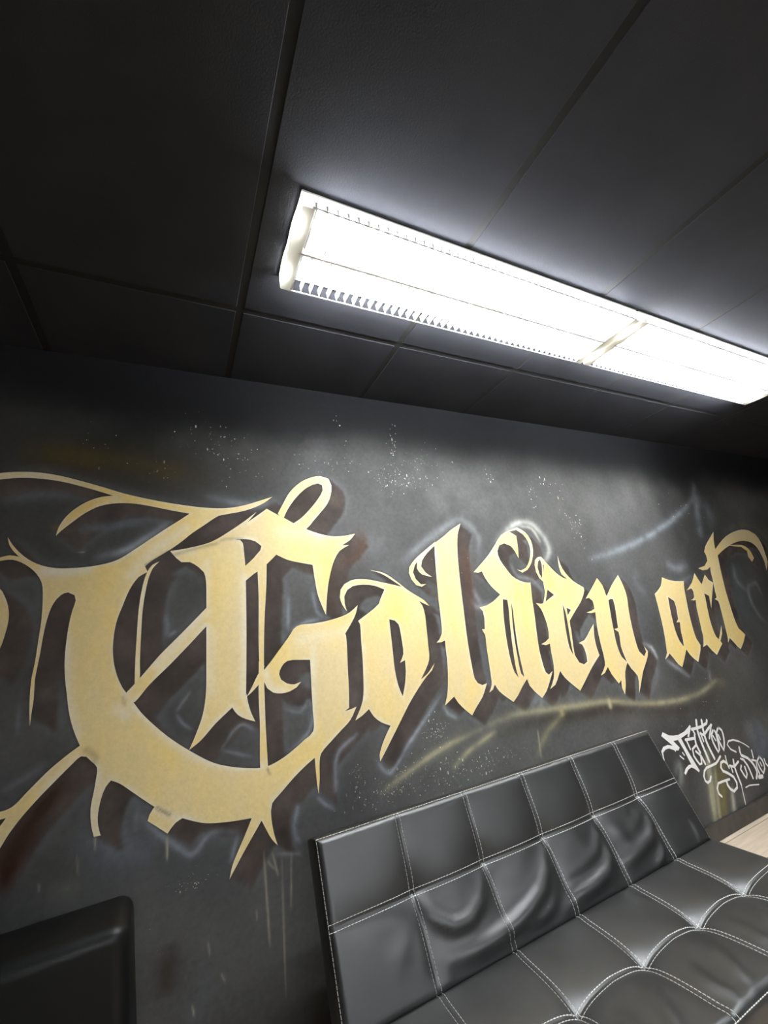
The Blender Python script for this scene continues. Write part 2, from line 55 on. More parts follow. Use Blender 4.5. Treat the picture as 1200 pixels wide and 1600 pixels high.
   [(0.2903,1.6066),(0.3027,1.6163),(0.3152,1.6261),(0.3278,1.636),(0.3268,1.6166),(0.326,1.5973),(0.325,1.5781),(0.324,1.559),(0.3228,1.5401),(0.3207,1.5145),(0.3184,1.4892),(0.316,1.4642),(0.3137,1.4393),(0.3119,1.4147),(0.3099,1.3821),(0.3081,1.3499),(0.3066,1.318),(0.3053,1.2865),(0.3042,1.2553),(0.3035,1.2306),(0.3032,1.206),(0.3029,1.1816),(0.3028,1.1574),(0.3025,1.1334),(0.3025,1.1574),(0.3025,1.1817),(0.3026,1.2061),(0.3026,1.2307),(0.3026,1.2555),(0.3026,1.2322),(0.3027,1.2091),(0.3027,1.1862),(0.3027,1.1634),(0.3028,1.1409),(0.3028,1.1185),(0.3027,1.0963),(0.3027,1.0742),(0.3027,1.0523),(0.303,1.0306),(0.3036,1.0003),(0.3044,0.9703),(0.3052,0.9406),(0.3061,0.9112),(0.307,0.8821),(0.2932,0.8869),(0.2796,0.8916),(0.2794,0.9042),(0.2792,0.9168),(0.2792,0.9294),(0.2798,0.9501),(0.2805,0.9709),(0.2813,0.9919),(0.282,1.013),(0.2824,1.0344),(0.2823,1.056),(0.2819,1.0778),(0.2814,1.0999),(0.281,1.122),(0.281,1.1443),(0.2815,1.1667),(0.2822,1.1892),(0.2832,1.2118),(0.2842,1.2347),(0.2851,1.2578),(0.2867,1.2575),(0.2866,1.2731),(0.2865,1.2888),(0.2864,1.3045),(0.2864,1.3203),(0.2866,1.3362),(0.2874,1.3681),(0.2885,1.4004),(0.2897,1.4331),(0.2907,1.4661),(0.2914,1.4995),(0.2915,1.5207),(0.2913,1.5419),(0.291,1.5634),(0.2906,1.5849)],
   [(0.382,1.8499),(0.3912,1.8672),(0.4005,1.8847),(0.4101,1.9021),(0.4195,1.9194),(0.4293,1.9366),(0.4408,1.9529),(0.4562,1.9703),(0.4732,1.9865),(0.4916,2.0012),(0.5078,2.0114),(0.525,2.0198),(0.5428,2.027),(0.5633,2.0335),(0.5841,2.0359),(0.6046,2.0314),(0.6246,2.0244),(0.6356,1.9931),(0.6341,1.9692),(0.6287,1.9454),(0.6208,1.9237),(0.6099,1.9033),(0.5978,1.8869),(0.5845,1.8715),(0.5711,1.8565),(0.5551,1.8386),(0.539,1.8211),(0.5218,1.7999),(0.5026,1.7817),(0.4691,1.7768),(0.4496,1.7854),(0.4317,1.7969),(0.415,1.8101),(0.4031,1.8224),(0.3926,1.8362)]],
  [[(0.4069,1.8321),(0.4166,1.8528),(0.4274,1.8732),(0.4399,1.8923),(0.4534,1.911),(0.4681,1.929),(0.484,1.9461),(0.501,1.9624),(0.5197,1.9769),(0.5445,1.9907),(0.5712,1.9993),(0.591,1.9908),(0.5911,1.9647),(0.5799,1.9427),(0.5658,1.9224),(0.552,1.9043),(0.5375,1.8871),(0.5227,1.8705),(0.5094,1.8564),(0.4958,1.8429),(0.4817,1.8302),(0.4652,1.8184),(0.4483,1.8075),(0.4275,1.8198)]]),
 'swash': ([[(-0.5446,1.5967),(-0.5335,1.5923),(-0.5223,1.5878),(-0.5116,1.5813),(-0.5044,1.5718),(-0.4989,1.5601),(-0.4915,1.543),(-0.4858,1.5255),(-0.4829,1.5119),(-0.4809,1.4984),(-0.4801,1.485),(-0.4804,1.4695),(-0.4818,1.4543),(-0.4838,1.4395),(-0.4853,1.4281),(-0.4871,1.4169),(-0.4892,1.406),(-0.492,1.3955),(-0.4963,1.383),(-0.501,1.371),(-0.506,1.3593),(-0.5109,1.3477),(-0.5157,1.3361),(-0.5178,1.3488),(-0.5185,1.3611),(-0.5164,1.3735),(-0.5136,1.3856),(-0.5104,1.3976),(-0.5074,1.4098),(-0.5051,1.4225),(-0.5034,1.4349),(-0.5022,1.4476),(-0.5018,1.4606),(-0.5029,1.4739),(-0.5058,1.4902),(-0.5096,1.5065),(-0.5141,1.5227),(-0.5192,1.5389),(-0.5245,1.5551),(-0.5305,1.5693),(-0.5376,1.583)]],
  []),
 'o': ([[(0.6601,1.4136),(0.6501,1.428),(0.6413,1.4428),(0.6352,1.4595),(0.6323,1.4769),(0.6386,1.5087),(0.658,1.5319),(0.6901,1.5467),(0.7102,1.5499),(0.7308,1.5505),(0.758,1.5485),(0.7851,1.5444),(0.8124,1.5379),(0.8397,1.5305),(0.8675,1.5235),(0.8955,1.5163),(0.919,1.5099),(0.9427,1.5033),(0.9249,1.5161),(0.9068,1.5287),(0.8864,1.5428),(0.8659,1.5566),(0.8444,1.5689),(0.8252,1.5768),(0.8053,1.5832),(0.7855,1.5895),(0.8086,1.5848),(0.832,1.5801),(0.8544,1.5728),(0.8712,1.564),(0.8868,1.5535),(0.9019,1.5422),(0.9169,1.5307),(0.9348,1.5163),(0.9522,1.5014),(0.9703,1.4868),(0.9929,1.4716),(1.0163,1.4569),(1.0354,1.4453),(1.0535,1.4326),(1.076,1.4056),(1.0415,1.4221),(1.0228,1.433),(1.0376,1.4103),(1.0428,1.3887),(1.0449,1.3667),(1.0451,1.344),(1.0442,1.3214),(1.0432,1.299),(1.0424,1.2768),(1.0416,1.2547),(1.0404,1.2328),(1.0399,1.2109),(1.039,1.1892),(1.0348,1.1682),(1.0265,1.1513),(1.0152,1.1357),(1.0034,1.1205),(0.9917,1.1062),(0.9795,1.0924),(0.9984,1.101),(1.0165,1.1107),(1.0322,1.1231),(1.047,1.1366),(1.0619,1.1502),(1.0432,1.1229),(1.0269,1.111),(1.0098,1.0998),(0.9943,1.0872),(0.9794,1.0743),(0.9651,1.0613),(0.9507,1.0476),(0.9366,1.034),(0.923,1.0203),(0.9099,1.0064),(0.8984,0.9936),(0.8874,0.9808),(0.8766,0.9679),(0.866,0.9551),(0.8554,0.9425),(0.8435,0.9286),(0.8317,0.9147),(0.82,0.901),(0.8085,0.8875),(0.7983,0.8755),(0.7883,0.8637),(0.7783,0.8519),(0.7683,0.8404),(0.7572,0.828),(0.7461,0.816),(0.7464,0.8395),(0.7512,0.8523),(0.7575,0.8646),(0.7643,0.8768),(0.7742,0.8923),(0.7852,0.9074),(0.7967,0.9218),(0.8087,0.9361),(0.7887,0.9452),(0.7697,0.9553),(0.7531,0.9678),(0.7388,0.982),(0.7281,0.9983),(0.7189,1.0152),(0.7026,1.0051),(0.686,0.9956),(0.6708,0.9893),(0.6553,0.9837),(0.6638,0.9968),(0.6725,1.01),(0.681,1.0234),(0.6887,1.0374),(0.6955,1.0538),(0.6998,1.0713),(0.7023,1.0871),(0.704,1.1031),(0.7054,1.1193),(0.7067,1.1356),(0.7081,1.1539),(0.7093,1.1722),(0.7103,1.1908),(0.7111,1.2094),(0.7116,1.2282),(0.7118,1.2472),(0.7119,1.2662),(0.7122,1.2854),(0.7129,1.3027),(0.7139,1.3201),(0.7146,1.3377),(0.7142,1.3553),(0.707,1.3701),(0.7231,1.3792),(0.7394,1.3883),(0.7559,1.3976),(0.7724,1.4071),(0.789,1.4169),(0.8142,1.4355),(0.8264,1.4596),(0.8378,1.4781),(0.8498,1.4967),(0.8254,1.5079),(0.8006,1.5174),(0.7736,1.5225),(0.7462,1.5246),(0.7211,1.5243),(0.6965,1.5208),(0.6695,1.506),(0.6532,1.4795),(0.652,1.4476),(0.6555,1.4305)]],
  [[(0.8566,1.3639),(0.8838,1.3557),(0.9004,1.3377),(0.9042,1.3214),(0.9054,1.3046),(0.9073,1.2801),(0.9082,1.2558),(0.9094,1.2317),(0.9071,1.2081),(0.8977,1.1905),(0.8855,1.1739),(0.912,1.1823),(0.9111,1.1597),(0.9093,1.1373),(0.9064,1.1197),(0.9027,1.1023),(0.8981,1.0851),(0.8928,1.0692),(0.8866,1.0536),(0.8805,1.0381),(0.8724,1.0601),(0.8656,1.0824),(0.8624,1.0997),(0.8599,1.1171),(0.8581,1.1346),(0.8567,1.1522),(0.8561,1.1696),(0.8562,1.187),(0.8566,1.2045),(0.8568,1.2221),(0.8568,1.2398),(0.8568,1.2576),(0.8569,1.2755),(0.8569,1.2934),(0.8568,1.3109),(0.8567,1.3285),(0.8567,1.3461)]]),
 'l': ([[(1.3356,1.8142),(1.3123,1.8024),(1.2894,1.7907),(1.2671,1.7785),(1.2406,1.7612),(1.2147,1.7439),(1.1847,1.7263),(1.1548,1.7095),(1.1524,1.6894),(1.15,1.6694),(1.1477,1.6496),(1.1457,1.6299),(1.1439,1.6093),(1.1423,1.5889),(1.1408,1.5686),(1.1395,1.5484),(1.1381,1.5283),(1.1367,1.5084),(1.1353,1.4885),(1.134,1.4688),(1.1328,1.4491),(1.1317,1.4296),(1.131,1.4102),(1.1306,1.3909),(1.1302,1.3716),(1.1296,1.3525),(1.1287,1.3335),(1.1277,1.3135),(1.1262,1.2936),(1.1224,1.2741),(1.1058,1.2505),(1.087,1.2375),(1.1136,1.2362),(1.1344,1.2415),(1.1332,1.2235),(1.1321,1.2056),(1.1314,1.1835),(1.1308,1.1615),(1.1295,1.1397),(1.1273,1.1183),(1.1244,1.097),(1.1209,1.076),(1.117,1.0552),(1.1124,1.0346),(1.1066,1.0145),(1.1001,0.9982),(1.0925,0.9823),(1.0849,0.9666),(1.1138,0.982),(1.1399,0.9958),(1.157,0.9671),(1.1733,0.9481),(1.1912,0.9299),(1.2065,0.916),(1.2224,0.9025),(1.2389,0.9186),(1.2559,0.9347),(1.2764,0.9511),(1.2958,0.9685),(1.3098,0.9864),(1.3223,1.0052),(1.3349,1.0242),(1.307,1.0193),(1.2821,1.0321),(1.2683,1.0548),(1.2653,1.0799),(1.2647,1.1053),(1.2636,1.1278),(1.2627,1.1505),(1.2623,1.1733),(1.2622,1.1947),(1.2623,1.2162),(1.2627,1.2378),(1.2632,1.2596),(1.2639,1.2806),(1.2648,1.3016),(1.2658,1.3228),(1.2668,1.3442),(1.2678,1.3656),(1.2687,1.3872),(1.2695,1.409),(1.2704,1.4308),(1.2714,1.4528),(1.2725,1.4749),(1.2736,1.4972),(1.2749,1.5195),(1.2762,1.5421),(1.2778,1.5647),(1.2796,1.5876),(1.2816,1.6114),(1.2839,1.6355),(1.2867,1.6597),(1.2901,1.6841),(1.294,1.7071),(1.299,1.7302),(1.3058,1.7534),(1.3145,1.7737),(1.325,1.7938)],
   [(1.1606,1.7171),(1.1374,1.7025),(1.1145,1.688),(1.0921,1.6735),(1.0717,1.6604),(1.0517,1.6472),(1.0329,1.6332),(1.0116,1.6144),(0.9939,1.5936),(0.988,1.567),(0.9976,1.5354),(1.0189,1.5077),(1.0484,1.498),(1.0753,1.5099),(1.045,1.5098),(1.0203,1.5369),(1.0107,1.5687),(1.0236,1.5997),(1.0403,1.6191),(1.0597,1.637),(1.077,1.6512),(1.0952,1.6648),(1.1144,1.6778),(1.1367,1.6897),(1.16,1.7008)],
   [(1.1471,1.7029),(1.1278,1.6901),(1.1088,1.6774),(1.0906,1.6641),(1.0726,1.65),(1.0555,1.6353),(1.0412,1.6192),(1.0353,1.5875),(1.0434,1.5706),(1.0578,1.5576),(1.0845,1.5484),(1.1135,1.5423),(1.096,1.5529),(1.08,1.5648),(1.0596,1.5957),(1.0691,1.6229),(1.0845,1.6418),(1.1028,1.6592),(1.127,1.6779),(1.1526,1.6961)]],
  []),
 'd': ([[(1.722,1.7945),(1.69,1.7861),(1.6586,1.7767),(1.6252,1.7647),(1.5945,1.7493),(1.5676,1.7256),(1.5437,1.7004),(1.5227,1.6798),(1.502,1.6596),(1.4807,1.6402),(1.4597,1.6231),(1.4382,1.6068),(1.4168,1.5909),(1.3916,1.5725),(1.3667,1.5544),(1.3977,1.5506),(1.4207,1.5563),(1.4333,1.5232),(1.4476,1.4989),(1.4646,1.4759),(1.4797,1.4603),(1.4961,1.4456),(1.5126,1.4307),(1.4851,1.414),(1.4573,1.3985),(1.4121,1.3817),(1.3662,1.3765),(1.383,1.3562),(1.3851,1.3246),(1.3827,1.3061),(1.3793,1.2878),(1.3759,1.2695),(1.3582,1.2705),(1.3719,1.2423),(1.3722,1.2242),(1.3703,1.206),(1.3687,1.188),(1.3681,1.1693),(1.3676,1.1507),(1.3672,1.1321),(1.3667,1.1137),(1.3662,1.0917),(1.3656,1.0698),(1.3646,1.0481),(1.3638,1.0302),(1.3603,1.0127),(1.351,0.9968),(1.3397,0.9817),(1.3631,0.9908),(1.3795,1.0113),(1.3885,0.9943),(1.3993,0.9781),(1.4188,0.96),(1.4404,0.9429),(1.4735,0.9181),(1.5056,0.9396),(1.5262,0.9583),(1.5467,0.9774),(1.5652,0.9922),(1.5844,1.007),(1.5936,0.974),(1.6175,0.9442),(1.6378,0.925),(1.6589,0.9062),(1.6782,0.9186),(1.6963,0.9319),(1.7145,0.9517),(1.7309,0.9727),(1.7485,0.9961),(1.7658,1.02),(1.735,1.0054),(1.7171,1.0212),(1.7111,1.045),(1.7086,1.0694),(1.7064,1.0906),(1.7049,1.1119),(1.7044,1.1334),(1.7051,1.1533),(1.7065,1.1732),(1.7084,1.1933),(1.7103,1.2136),(1.7122,1.233),(1.7144,1.2526),(1.7166,1.2722),(1.7188,1.292),(1.7208,1.3119),(1.7224,1.3328),(1.7237,1.3538),(1.7251,1.3749),(1.727,1.3961),(1.7296,1.4174),(1.7326,1.4388),(1.7359,1.4603),(1.7391,1.482),(1.7213,1.4812),(1.6932,1.4866),(1.6671,1.4945),(1.6404,1.5071),(1.6177,1.5229),(1.5993,1.5444),(1.584,1.5676),(1.5686,1.5893),(1.556,1.6121),(1.5491,1.6356),(1.5487,1.6605),(1.5697,1.6929),(1.606,1.7031),(1.648,1.6881),(1.6629,1.6719),(1.6738,1.6533),(1.6888,1.617),(1.6944,1.6483),(1.6994,1.68),(1.7022,1.712),(1.7043,1.7442),(1.6829,1.7572),(1.657,1.7702),(1.7122,1.7795),(1.7536,1.7552),(1.7716,1.7336),(1.7835,1.7092),(1.788,1.6828),(1.7857,1.6554),(1.7769,1.6279),(1.7624,1.6013),(1.7465,1.5804),(1.7257,1.5622),(1.6873,1.5495),(1.6604,1.5568),(1.6958,1.5377),(1.7359,1.552),(1.7606,1.5726),(1.7802,1.5962),(1.7972,1.6273),(1.8075,1.6596),(1.8105,1.6904),(1.806,1.7202),(1.7941,1.7454),(1.775,1.7673),(1.7499,1.7822)]],
  [[(1.5249,1.406),(1.5536,1.3998),(1.5532,1.3793),(1.5521,1.3588),(1.5496,1.3372),(1.5465,1.3158),(1.5436,1.2946),(1.5411,1.2747),(1.5387,1.255),(1.5365,1.2354),(1.5345,1.2159),(1.5327,1.1945),(1.5312,1.1732),(1.5299,1.152),(1.5288,1.1309),(1.5277,1.108),(1.5269,1.0852),(1.5271,1.0626),(1.5293,1.0407),(1.5325,1.019),(1.5132,1.0494),(1.5081,1.0697),(1.5049,1.0904),(1.5029,1.1112),(1.5016,1.1303),(1.5011,1.1495),(1.501,1.1688),(1.5012,1.1883),(1.5016,1.2076),(1.5023,1.2271),(1.5033,1.2466),(1.5047,1.2663),(1.5063,1.2859),(1.5083,1.3057),(1.5107,1.3256),(1.5134,1.3456),(1.5168,1.3656),(1.5208,1.3857)],[(1.5778,1.3915),(1.5776,1.3659),(1.5769,1.3404),(1.5754,1.3209),(1.5737,1.3016),(1.5718,1.2823),(1.5701,1.2631),(1.5685,1.2441),(1.5672,1.2251),(1.5659,1.2062),(1.5648,1.1873),(1.564,1.1686),(1.5635,1.15),(1.5638,1.1305),(1.5646,1.111),(1.5657,1.0917),(1.5667,1.0724),(1.5675,1.054),(1.5683,1.0357),(1.5691,1.0175),(1.5539,1.0362),(1.5513,1.0551),(1.5505,1.0743),(1.5505,1.0935),(1.5507,1.1129),(1.5507,1.1313),(1.551,1.1498),(1.5516,1.1685),(1.5523,1.1872),(1.5534,1.206),(1.5548,1.2275),(1.5567,1.2492),(1.5589,1.271),(1.5615,1.2929),(1.5643,1.3124),(1.5675,1.332),(1.5709,1.3517),(1.5744,1.3715)]]),
 'e': ([[(1.8754,1.5996),(1.8944,1.5795),(1.9136,1.5595),(1.9323,1.5399),(1.9525,1.521),(1.9728,1.5068),(1.9954,1.4942),(2.0251,1.4853),(1.9891,1.5148),(1.9817,1.5374),(1.9806,1.5616),(1.9841,1.5928),(1.9898,1.6245),(1.9919,1.5971),(1.9963,1.5704),(2.006,1.5458),(2.0202,1.5227),(2.0414,1.4971),(2.0674,1.4739),(2.0913,1.4585),(2.1175,1.4445),(2.1439,1.4305),(2.1422,1.4138),(2.1248,1.3871),(2.0928,1.3526),(2.0664,1.3317),(2.0394,1.3116),(2.0147,1.2923),(1.9905,1.2732),(1.9695,1.2559),(1.9658,1.2302),(1.9652,1.2044),(1.962,1.1819),(1.9584,1.1596),(1.9556,1.1374),(1.9529,1.115),(1.951,1.0928),(1.9521,1.0709),(1.9712,1.0353),(2.004,1.0211),(2.0331,1.0315),(2.0369,1.0604),(2.0359,1.0818),(2.0326,1.1032),(2.0228,1.123),(1.9996,1.1333),(2.0494,1.1441),(2.0757,1.162),(2.0995,1.1822),(2.126,1.2025),(2.1529,1.2231),(2.1459,1.1993),(2.139,1.1758),(2.134,1.1523),(2.1319,1.1218),(2.1331,1.0915),(2.1398,1.0519),(2.1125,1.0341),(2.0856,1.0165),(2.06,0.9987),(2.0393,0.9831),(2.0194,0.9672),(2,0.9515),(1.9806,0.936),(1.9559,0.9167),(1.9315,0.8978),(1.9095,0.9157),(1.8879,0.9337),(1.8639,0.9545),(1.842,0.9761),(1.8293,0.9942),(1.8183,1.0128),(1.8012,0.9918),(1.7843,0.9711),(1.7646,0.9522),(1.7237,0.9376),(1.7446,0.9599),(1.7627,0.9836),(1.7714,1.0031),(1.7772,1.0234),(1.7812,1.044),(1.783,1.0652),(1.783,1.0865),(1.7832,1.1079),(1.7848,1.1312),(1.7868,1.1546),(1.7549,1.1493),(1.7264,1.1582),(1.7602,1.1674),(1.7881,1.1824),(1.7949,1.2131),(1.7958,1.2382),(1.7945,1.2634),(1.7869,1.2978),(1.782,1.3177),(1.7747,1.337),(1.7617,1.3543),(1.7467,1.3708),(1.7822,1.363),(1.8006,1.3651),(1.8167,1.3942),(1.83,1.4241),(1.8316,1.4496),(1.8328,1.4753),(1.8399,1.4998),(1.8481,1.5244),(1.8571,1.5492),(1.8664,1.5743)],
   [(1.8369,1.4768),(1.8106,1.5032),(1.7961,1.5369),(1.7967,1.5775),(1.8067,1.6045),(1.8292,1.6194),(1.8572,1.6223),(1.8781,1.6004),(1.8743,1.5748),(1.8584,1.5753),(1.8529,1.5504),(1.8476,1.5257),(1.8422,1.5012)]],
  [[(1.8314,1.4995),(1.8174,1.527),(1.8144,1.5633),(1.8271,1.5947),(1.8463,1.606),(1.8498,1.5756),(1.8448,1.55),(1.838,1.5246)],[(1.853,1.4359),(1.8733,1.42),(1.8938,1.4041),(1.8564,1.3881),(1.8196,1.3723),(1.8306,1.3933),(1.8417,1.4145)],[(1.9436,1.3474),(1.9517,1.3098),(1.952,1.2866),(1.9509,1.2635),(1.9494,1.2404),(1.9478,1.2182),(1.946,1.1961),(1.9441,1.1742),(1.9424,1.1523),(1.9409,1.1306),(1.94,1.1043),(1.9396,1.0782),(1.9303,1.0968),(1.9236,1.1159),(1.9218,1.1408),(1.9222,1.1661),(1.9236,1.1916),(1.9251,1.2126),(1.9271,1.2338),(1.9296,1.2551),(1.9323,1.2766),(1.9357,1.3),(1.9396,1.3237)],[(1.9677,1.3279),(1.9973,1.3132),(1.9645,1.2869)]]),
 'n': ([[(2.2756,1.4795),(2.2451,1.4536),(2.2147,1.4282),(2.1884,1.4071),(2.1622,1.3864),(2.1363,1.366),(2.1657,1.3686),(2.1907,1.3502),(2.1921,1.3274),(2.1892,1.3042),(2.1598,1.2947),(2.1161,1.2892),(2.1511,1.2818),(2.1904,1.2849),(2.1854,1.2607),(2.1809,1.2367),(2.1767,1.21),(2.1737,1.1836),(2.1723,1.157),(2.1717,1.1307),(2.1714,1.1045),(2.1719,1.0812),(2.1728,1.058),(2.1723,1.035),(2.1707,1.0138),(2.1632,0.9934),(2.1399,0.9699),(2.113,0.9481),(2.1492,0.9564),(2.1838,0.9838),(2.199,0.9461),(2.2113,0.9271),(2.2251,0.9085),(2.2413,0.8876),(2.2667,0.9025),(2.2614,0.8819),(2.2583,0.8614),(2.2682,0.8247),(2.2814,0.8486),(2.2937,0.873),(2.301,0.8946),(2.3074,0.9166),(2.3164,0.9383),(2.334,0.9622),(2.3546,0.9856),(2.3754,0.9494),(2.3969,0.9266),(2.4137,0.9029),(2.4121,0.8797),(2.4038,0.8565),(2.397,0.8351),(2.3896,0.814),(2.408,0.8377),(2.4266,0.8618),(2.4422,0.8829),(2.4579,0.9041),(2.4753,0.9252),(2.5008,0.9487),(2.5266,0.9724),(2.5491,0.9969),(2.5632,1.0229),(2.5406,1.0552),(2.5463,1.0231),(2.5158,0.9993),(2.4841,1.0305),(2.4782,1.0524),(2.4762,1.0749),(2.4755,1.0976),(2.475,1.1222),(2.4756,1.147),(2.477,1.172),(2.4787,1.1953),(2.4808,1.2188),(2.4834,1.2424),(2.4864,1.2662),(2.4907,1.2899),(2.496,1.3139),(2.5008,1.338),(2.5034,1.3621),(2.5026,1.3856),(2.499,1.4088),(2.4938,1.4319),(2.4842,1.4611),(2.4729,1.4899),(2.4434,1.4692),(2.4143,1.4488),(2.3869,1.428),(2.354,1.3987),(2.3232,1.3692),(2.3169,1.3792),(2.3137,1.406),(2.3083,1.4324),(2.2934,1.4565)]],
  [[(2.3277,1.3432),(2.3493,1.3503),(2.3699,1.3469),(2.3705,1.304),(2.3665,1.2761),(2.3614,1.2483),(2.3564,1.2207),(2.3505,1.1806),(2.3145,1.1768),(2.3455,1.1573),(2.3451,1.1305),(2.3388,1.1036),(2.3347,1.077),(2.3374,1.0518),(2.3429,1.0269),(2.3525,0.9877),(2.3191,1.021),(2.311,1.0433),(2.3064,1.0662),(2.304,1.0894),(2.3036,1.1161),(2.3054,1.1431),(2.3076,1.1702),(2.3098,1.1973),(2.3124,1.2247),(2.3155,1.2522),(2.3182,1.2748),(2.3213,1.2974),(2.3245,1.3203)]]),
 'a': ([[(2.9069,1.4541),(2.889,1.4246),(2.8657,1.3968),(2.8257,1.373),(2.7819,1.3519),(2.7814,1.3274),(2.7806,1.3029),(2.7789,1.2706),(2.7771,1.2384),(2.7757,1.2066),(2.7737,1.1749),(2.7708,1.1489),(2.7673,1.123),(2.7631,1.0973),(2.7581,1.072),(2.7524,1.0469),(2.7465,1.022),(2.7387,0.9924),(2.7048,0.9574),(2.7424,0.973),(2.7622,0.9865),(2.787,0.9561),(2.8025,0.9348),(2.8195,0.914),(2.8482,0.8935),(2.8702,0.9142),(2.8918,0.9352),(2.9165,0.9619),(2.9409,0.9892),(2.9643,0.9534),(2.9924,0.9264),(3.0286,0.9006),(3.0633,0.9373),(3.0891,0.9662),(3.1063,0.9964),(3.0828,1.0396),(3.0792,1.0639),(3.0784,1.0887),(3.0789,1.1137),(3.08,1.1382),(3.082,1.163),(3.0846,1.1879),(3.0877,1.2129),(3.0919,1.2407),(3.097,1.2686),(3.1023,1.2968),(3.1081,1.3308),(3.1156,1.3651),(3.1252,1.3907),(3.1364,1.4165),(3.0845,1.4186),(3.034,1.4218),(2.9679,1.4339)]],
  [[(2.9111,1.3235),(2.9628,1.2939),(2.9651,1.2562),(2.9605,1.2317),(2.9546,1.2074),(2.9502,1.179),(2.9216,1.1588),(2.9578,1.1579),(2.9479,1.1263),(2.9396,1.095),(2.9378,1.0711),(2.9361,1.0474),(2.9239,1.0077),(2.8993,1.0435),(2.8908,1.0716),(2.8866,1.1004),(2.8857,1.1242),(2.8865,1.1482),(2.8881,1.1724),(2.8901,1.1965),(2.8929,1.2207),(2.8963,1.245),(2.9008,1.271),(2.9059,1.2972)]]),
 'r': ([[(3.2902,1.4656),(3.2596,1.4337),(3.2267,1.4029),(3.1712,1.3706),(3.136,1.3525),(3.1976,1.3628),(3.2093,1.3419),(3.1991,1.3031),(3.1738,1.2901),(3.1468,1.2877),(3.1868,1.2805),(3.2077,1.2851),(3.1916,1.2387),(3.1869,1.2132),(3.1836,1.1879),(3.1804,1.1628),(3.1767,1.1378),(3.1731,1.1129),(3.1693,1.0882),(3.1663,1.0596),(3.1601,1.0312),(3.1461,1.0061),(3.1293,0.9816),(3.1784,0.9914),(3.2133,0.9514),(3.2544,0.9162),(3.308,0.9485),(3.3574,0.9779),(3.3459,0.996),(3.3918,1.0404),(3.4051,1.0674),(3.415,1.095),(3.3873,1.0648),(3.3597,1.0352),(3.3326,1.0084),(3.3122,1.0275),(3.3043,1.051),(3.3008,1.0752),(3.2993,1.1091),(3.3009,1.1435),(3.3041,1.169),(3.3085,1.1947),(3.3134,1.2205),(3.3214,1.255),(3.329,1.2899),(3.3306,1.3209),(3.3795,1.2998),(3.3679,1.2516),(3.3597,1.2151),(3.3802,1.2454),(3.4014,1.2759),(3.4201,1.3016),(3.4395,1.3276),(3.4617,1.3573),(3.4842,1.3873),(3.4378,1.4101),(3.4114,1.4502),(3.3731,1.4166),(3.3354,1.3835),(3.3094,1.4256)]],
  []),
 't': ([[(3.71,1.769),(3.664,1.7402),(3.6191,1.7118),(3.5734,1.683),(3.5312,1.6537),(3.4963,1.6155),(3.5066,1.5864),(3.5001,1.5483),(3.4464,1.5122),(3.3565,1.4969),(3.4038,1.4802),(3.4631,1.4834),(3.5122,1.5022),(3.4985,1.4725),(3.4944,1.4445),(3.4912,1.4167),(3.4847,1.3861),(3.4776,1.3557),(3.4713,1.3256),(3.4673,1.2822),(3.4375,1.2734),(3.4726,1.2574),(3.4755,1.2287),(3.471,1.1992),(3.4668,1.164),(3.4618,1.1291),(3.4575,1.0945),(3.4528,1.0601),(3.4477,1.0304),(3.4411,1.0009),(3.43,0.9748),(3.4673,1.0033),(3.4984,0.9732),(3.5275,0.9399),(3.5572,0.9175),(3.5932,0.9399),(3.6282,0.9632),(3.6743,1.0042),(3.6518,1.026),(3.6169,1.0526),(3.6063,1.0885),(3.6029,1.1254),(3.6022,1.1583),(3.6034,1.1915),(3.605,1.225),(3.6061,1.2554),(3.6075,1.2861),(3.6099,1.317),(3.6136,1.3478),(3.6183,1.3788),(3.6234,1.4102),(3.6293,1.4447),(3.6358,1.4796),(3.6428,1.5147),(3.6514,1.5485),(3.6586,1.5825),(3.6575,1.612),(3.6568,1.6417),(3.6632,1.6712),(3.6741,1.7013),(3.691,1.7349)],
   [(3.6482,1.627),(3.6925,1.6514),(3.7387,1.6755),(3.7985,1.7041),(3.8629,1.7305),(3.929,1.7506),(3.9984,1.7667),(4.0627,1.7784),(4.1271,1.785),(4.1875,1.7846),(4.2428,1.7775),(4.3235,1.7445),(4.3523,1.7105),(4.3681,1.6728),(4.3725,1.6297),(4.3699,1.5858),(4.3699,1.5485),(4.3607,1.5109),(4.3312,1.4763),(4.2949,1.4426),(4.3103,1.5019),(4.3096,1.5343),(4.3036,1.5659),(4.2938,1.5993),(4.2764,1.6308),(4.251,1.6552),(4.2144,1.6747),(4.1638,1.6868),(4.1059,1.6919),(4.0453,1.6902),(3.9835,1.6827),(3.9163,1.6688),(3.8513,1.6515),(3.7937,1.6342),(3.7384,1.6153),(3.6454,1.5779)],
   [(3.8544,1.6566),(3.922,1.6604),(3.9893,1.6618),(4.0464,1.6581),(4.0965,1.6476),(4.1317,1.6271),(4.1548,1.6012),(4.169,1.5484),(4.1189,1.5187),(4.0882,1.5611),(4.0996,1.6077),(4.0338,1.6413),(3.9431,1.649)]],
  []),
}
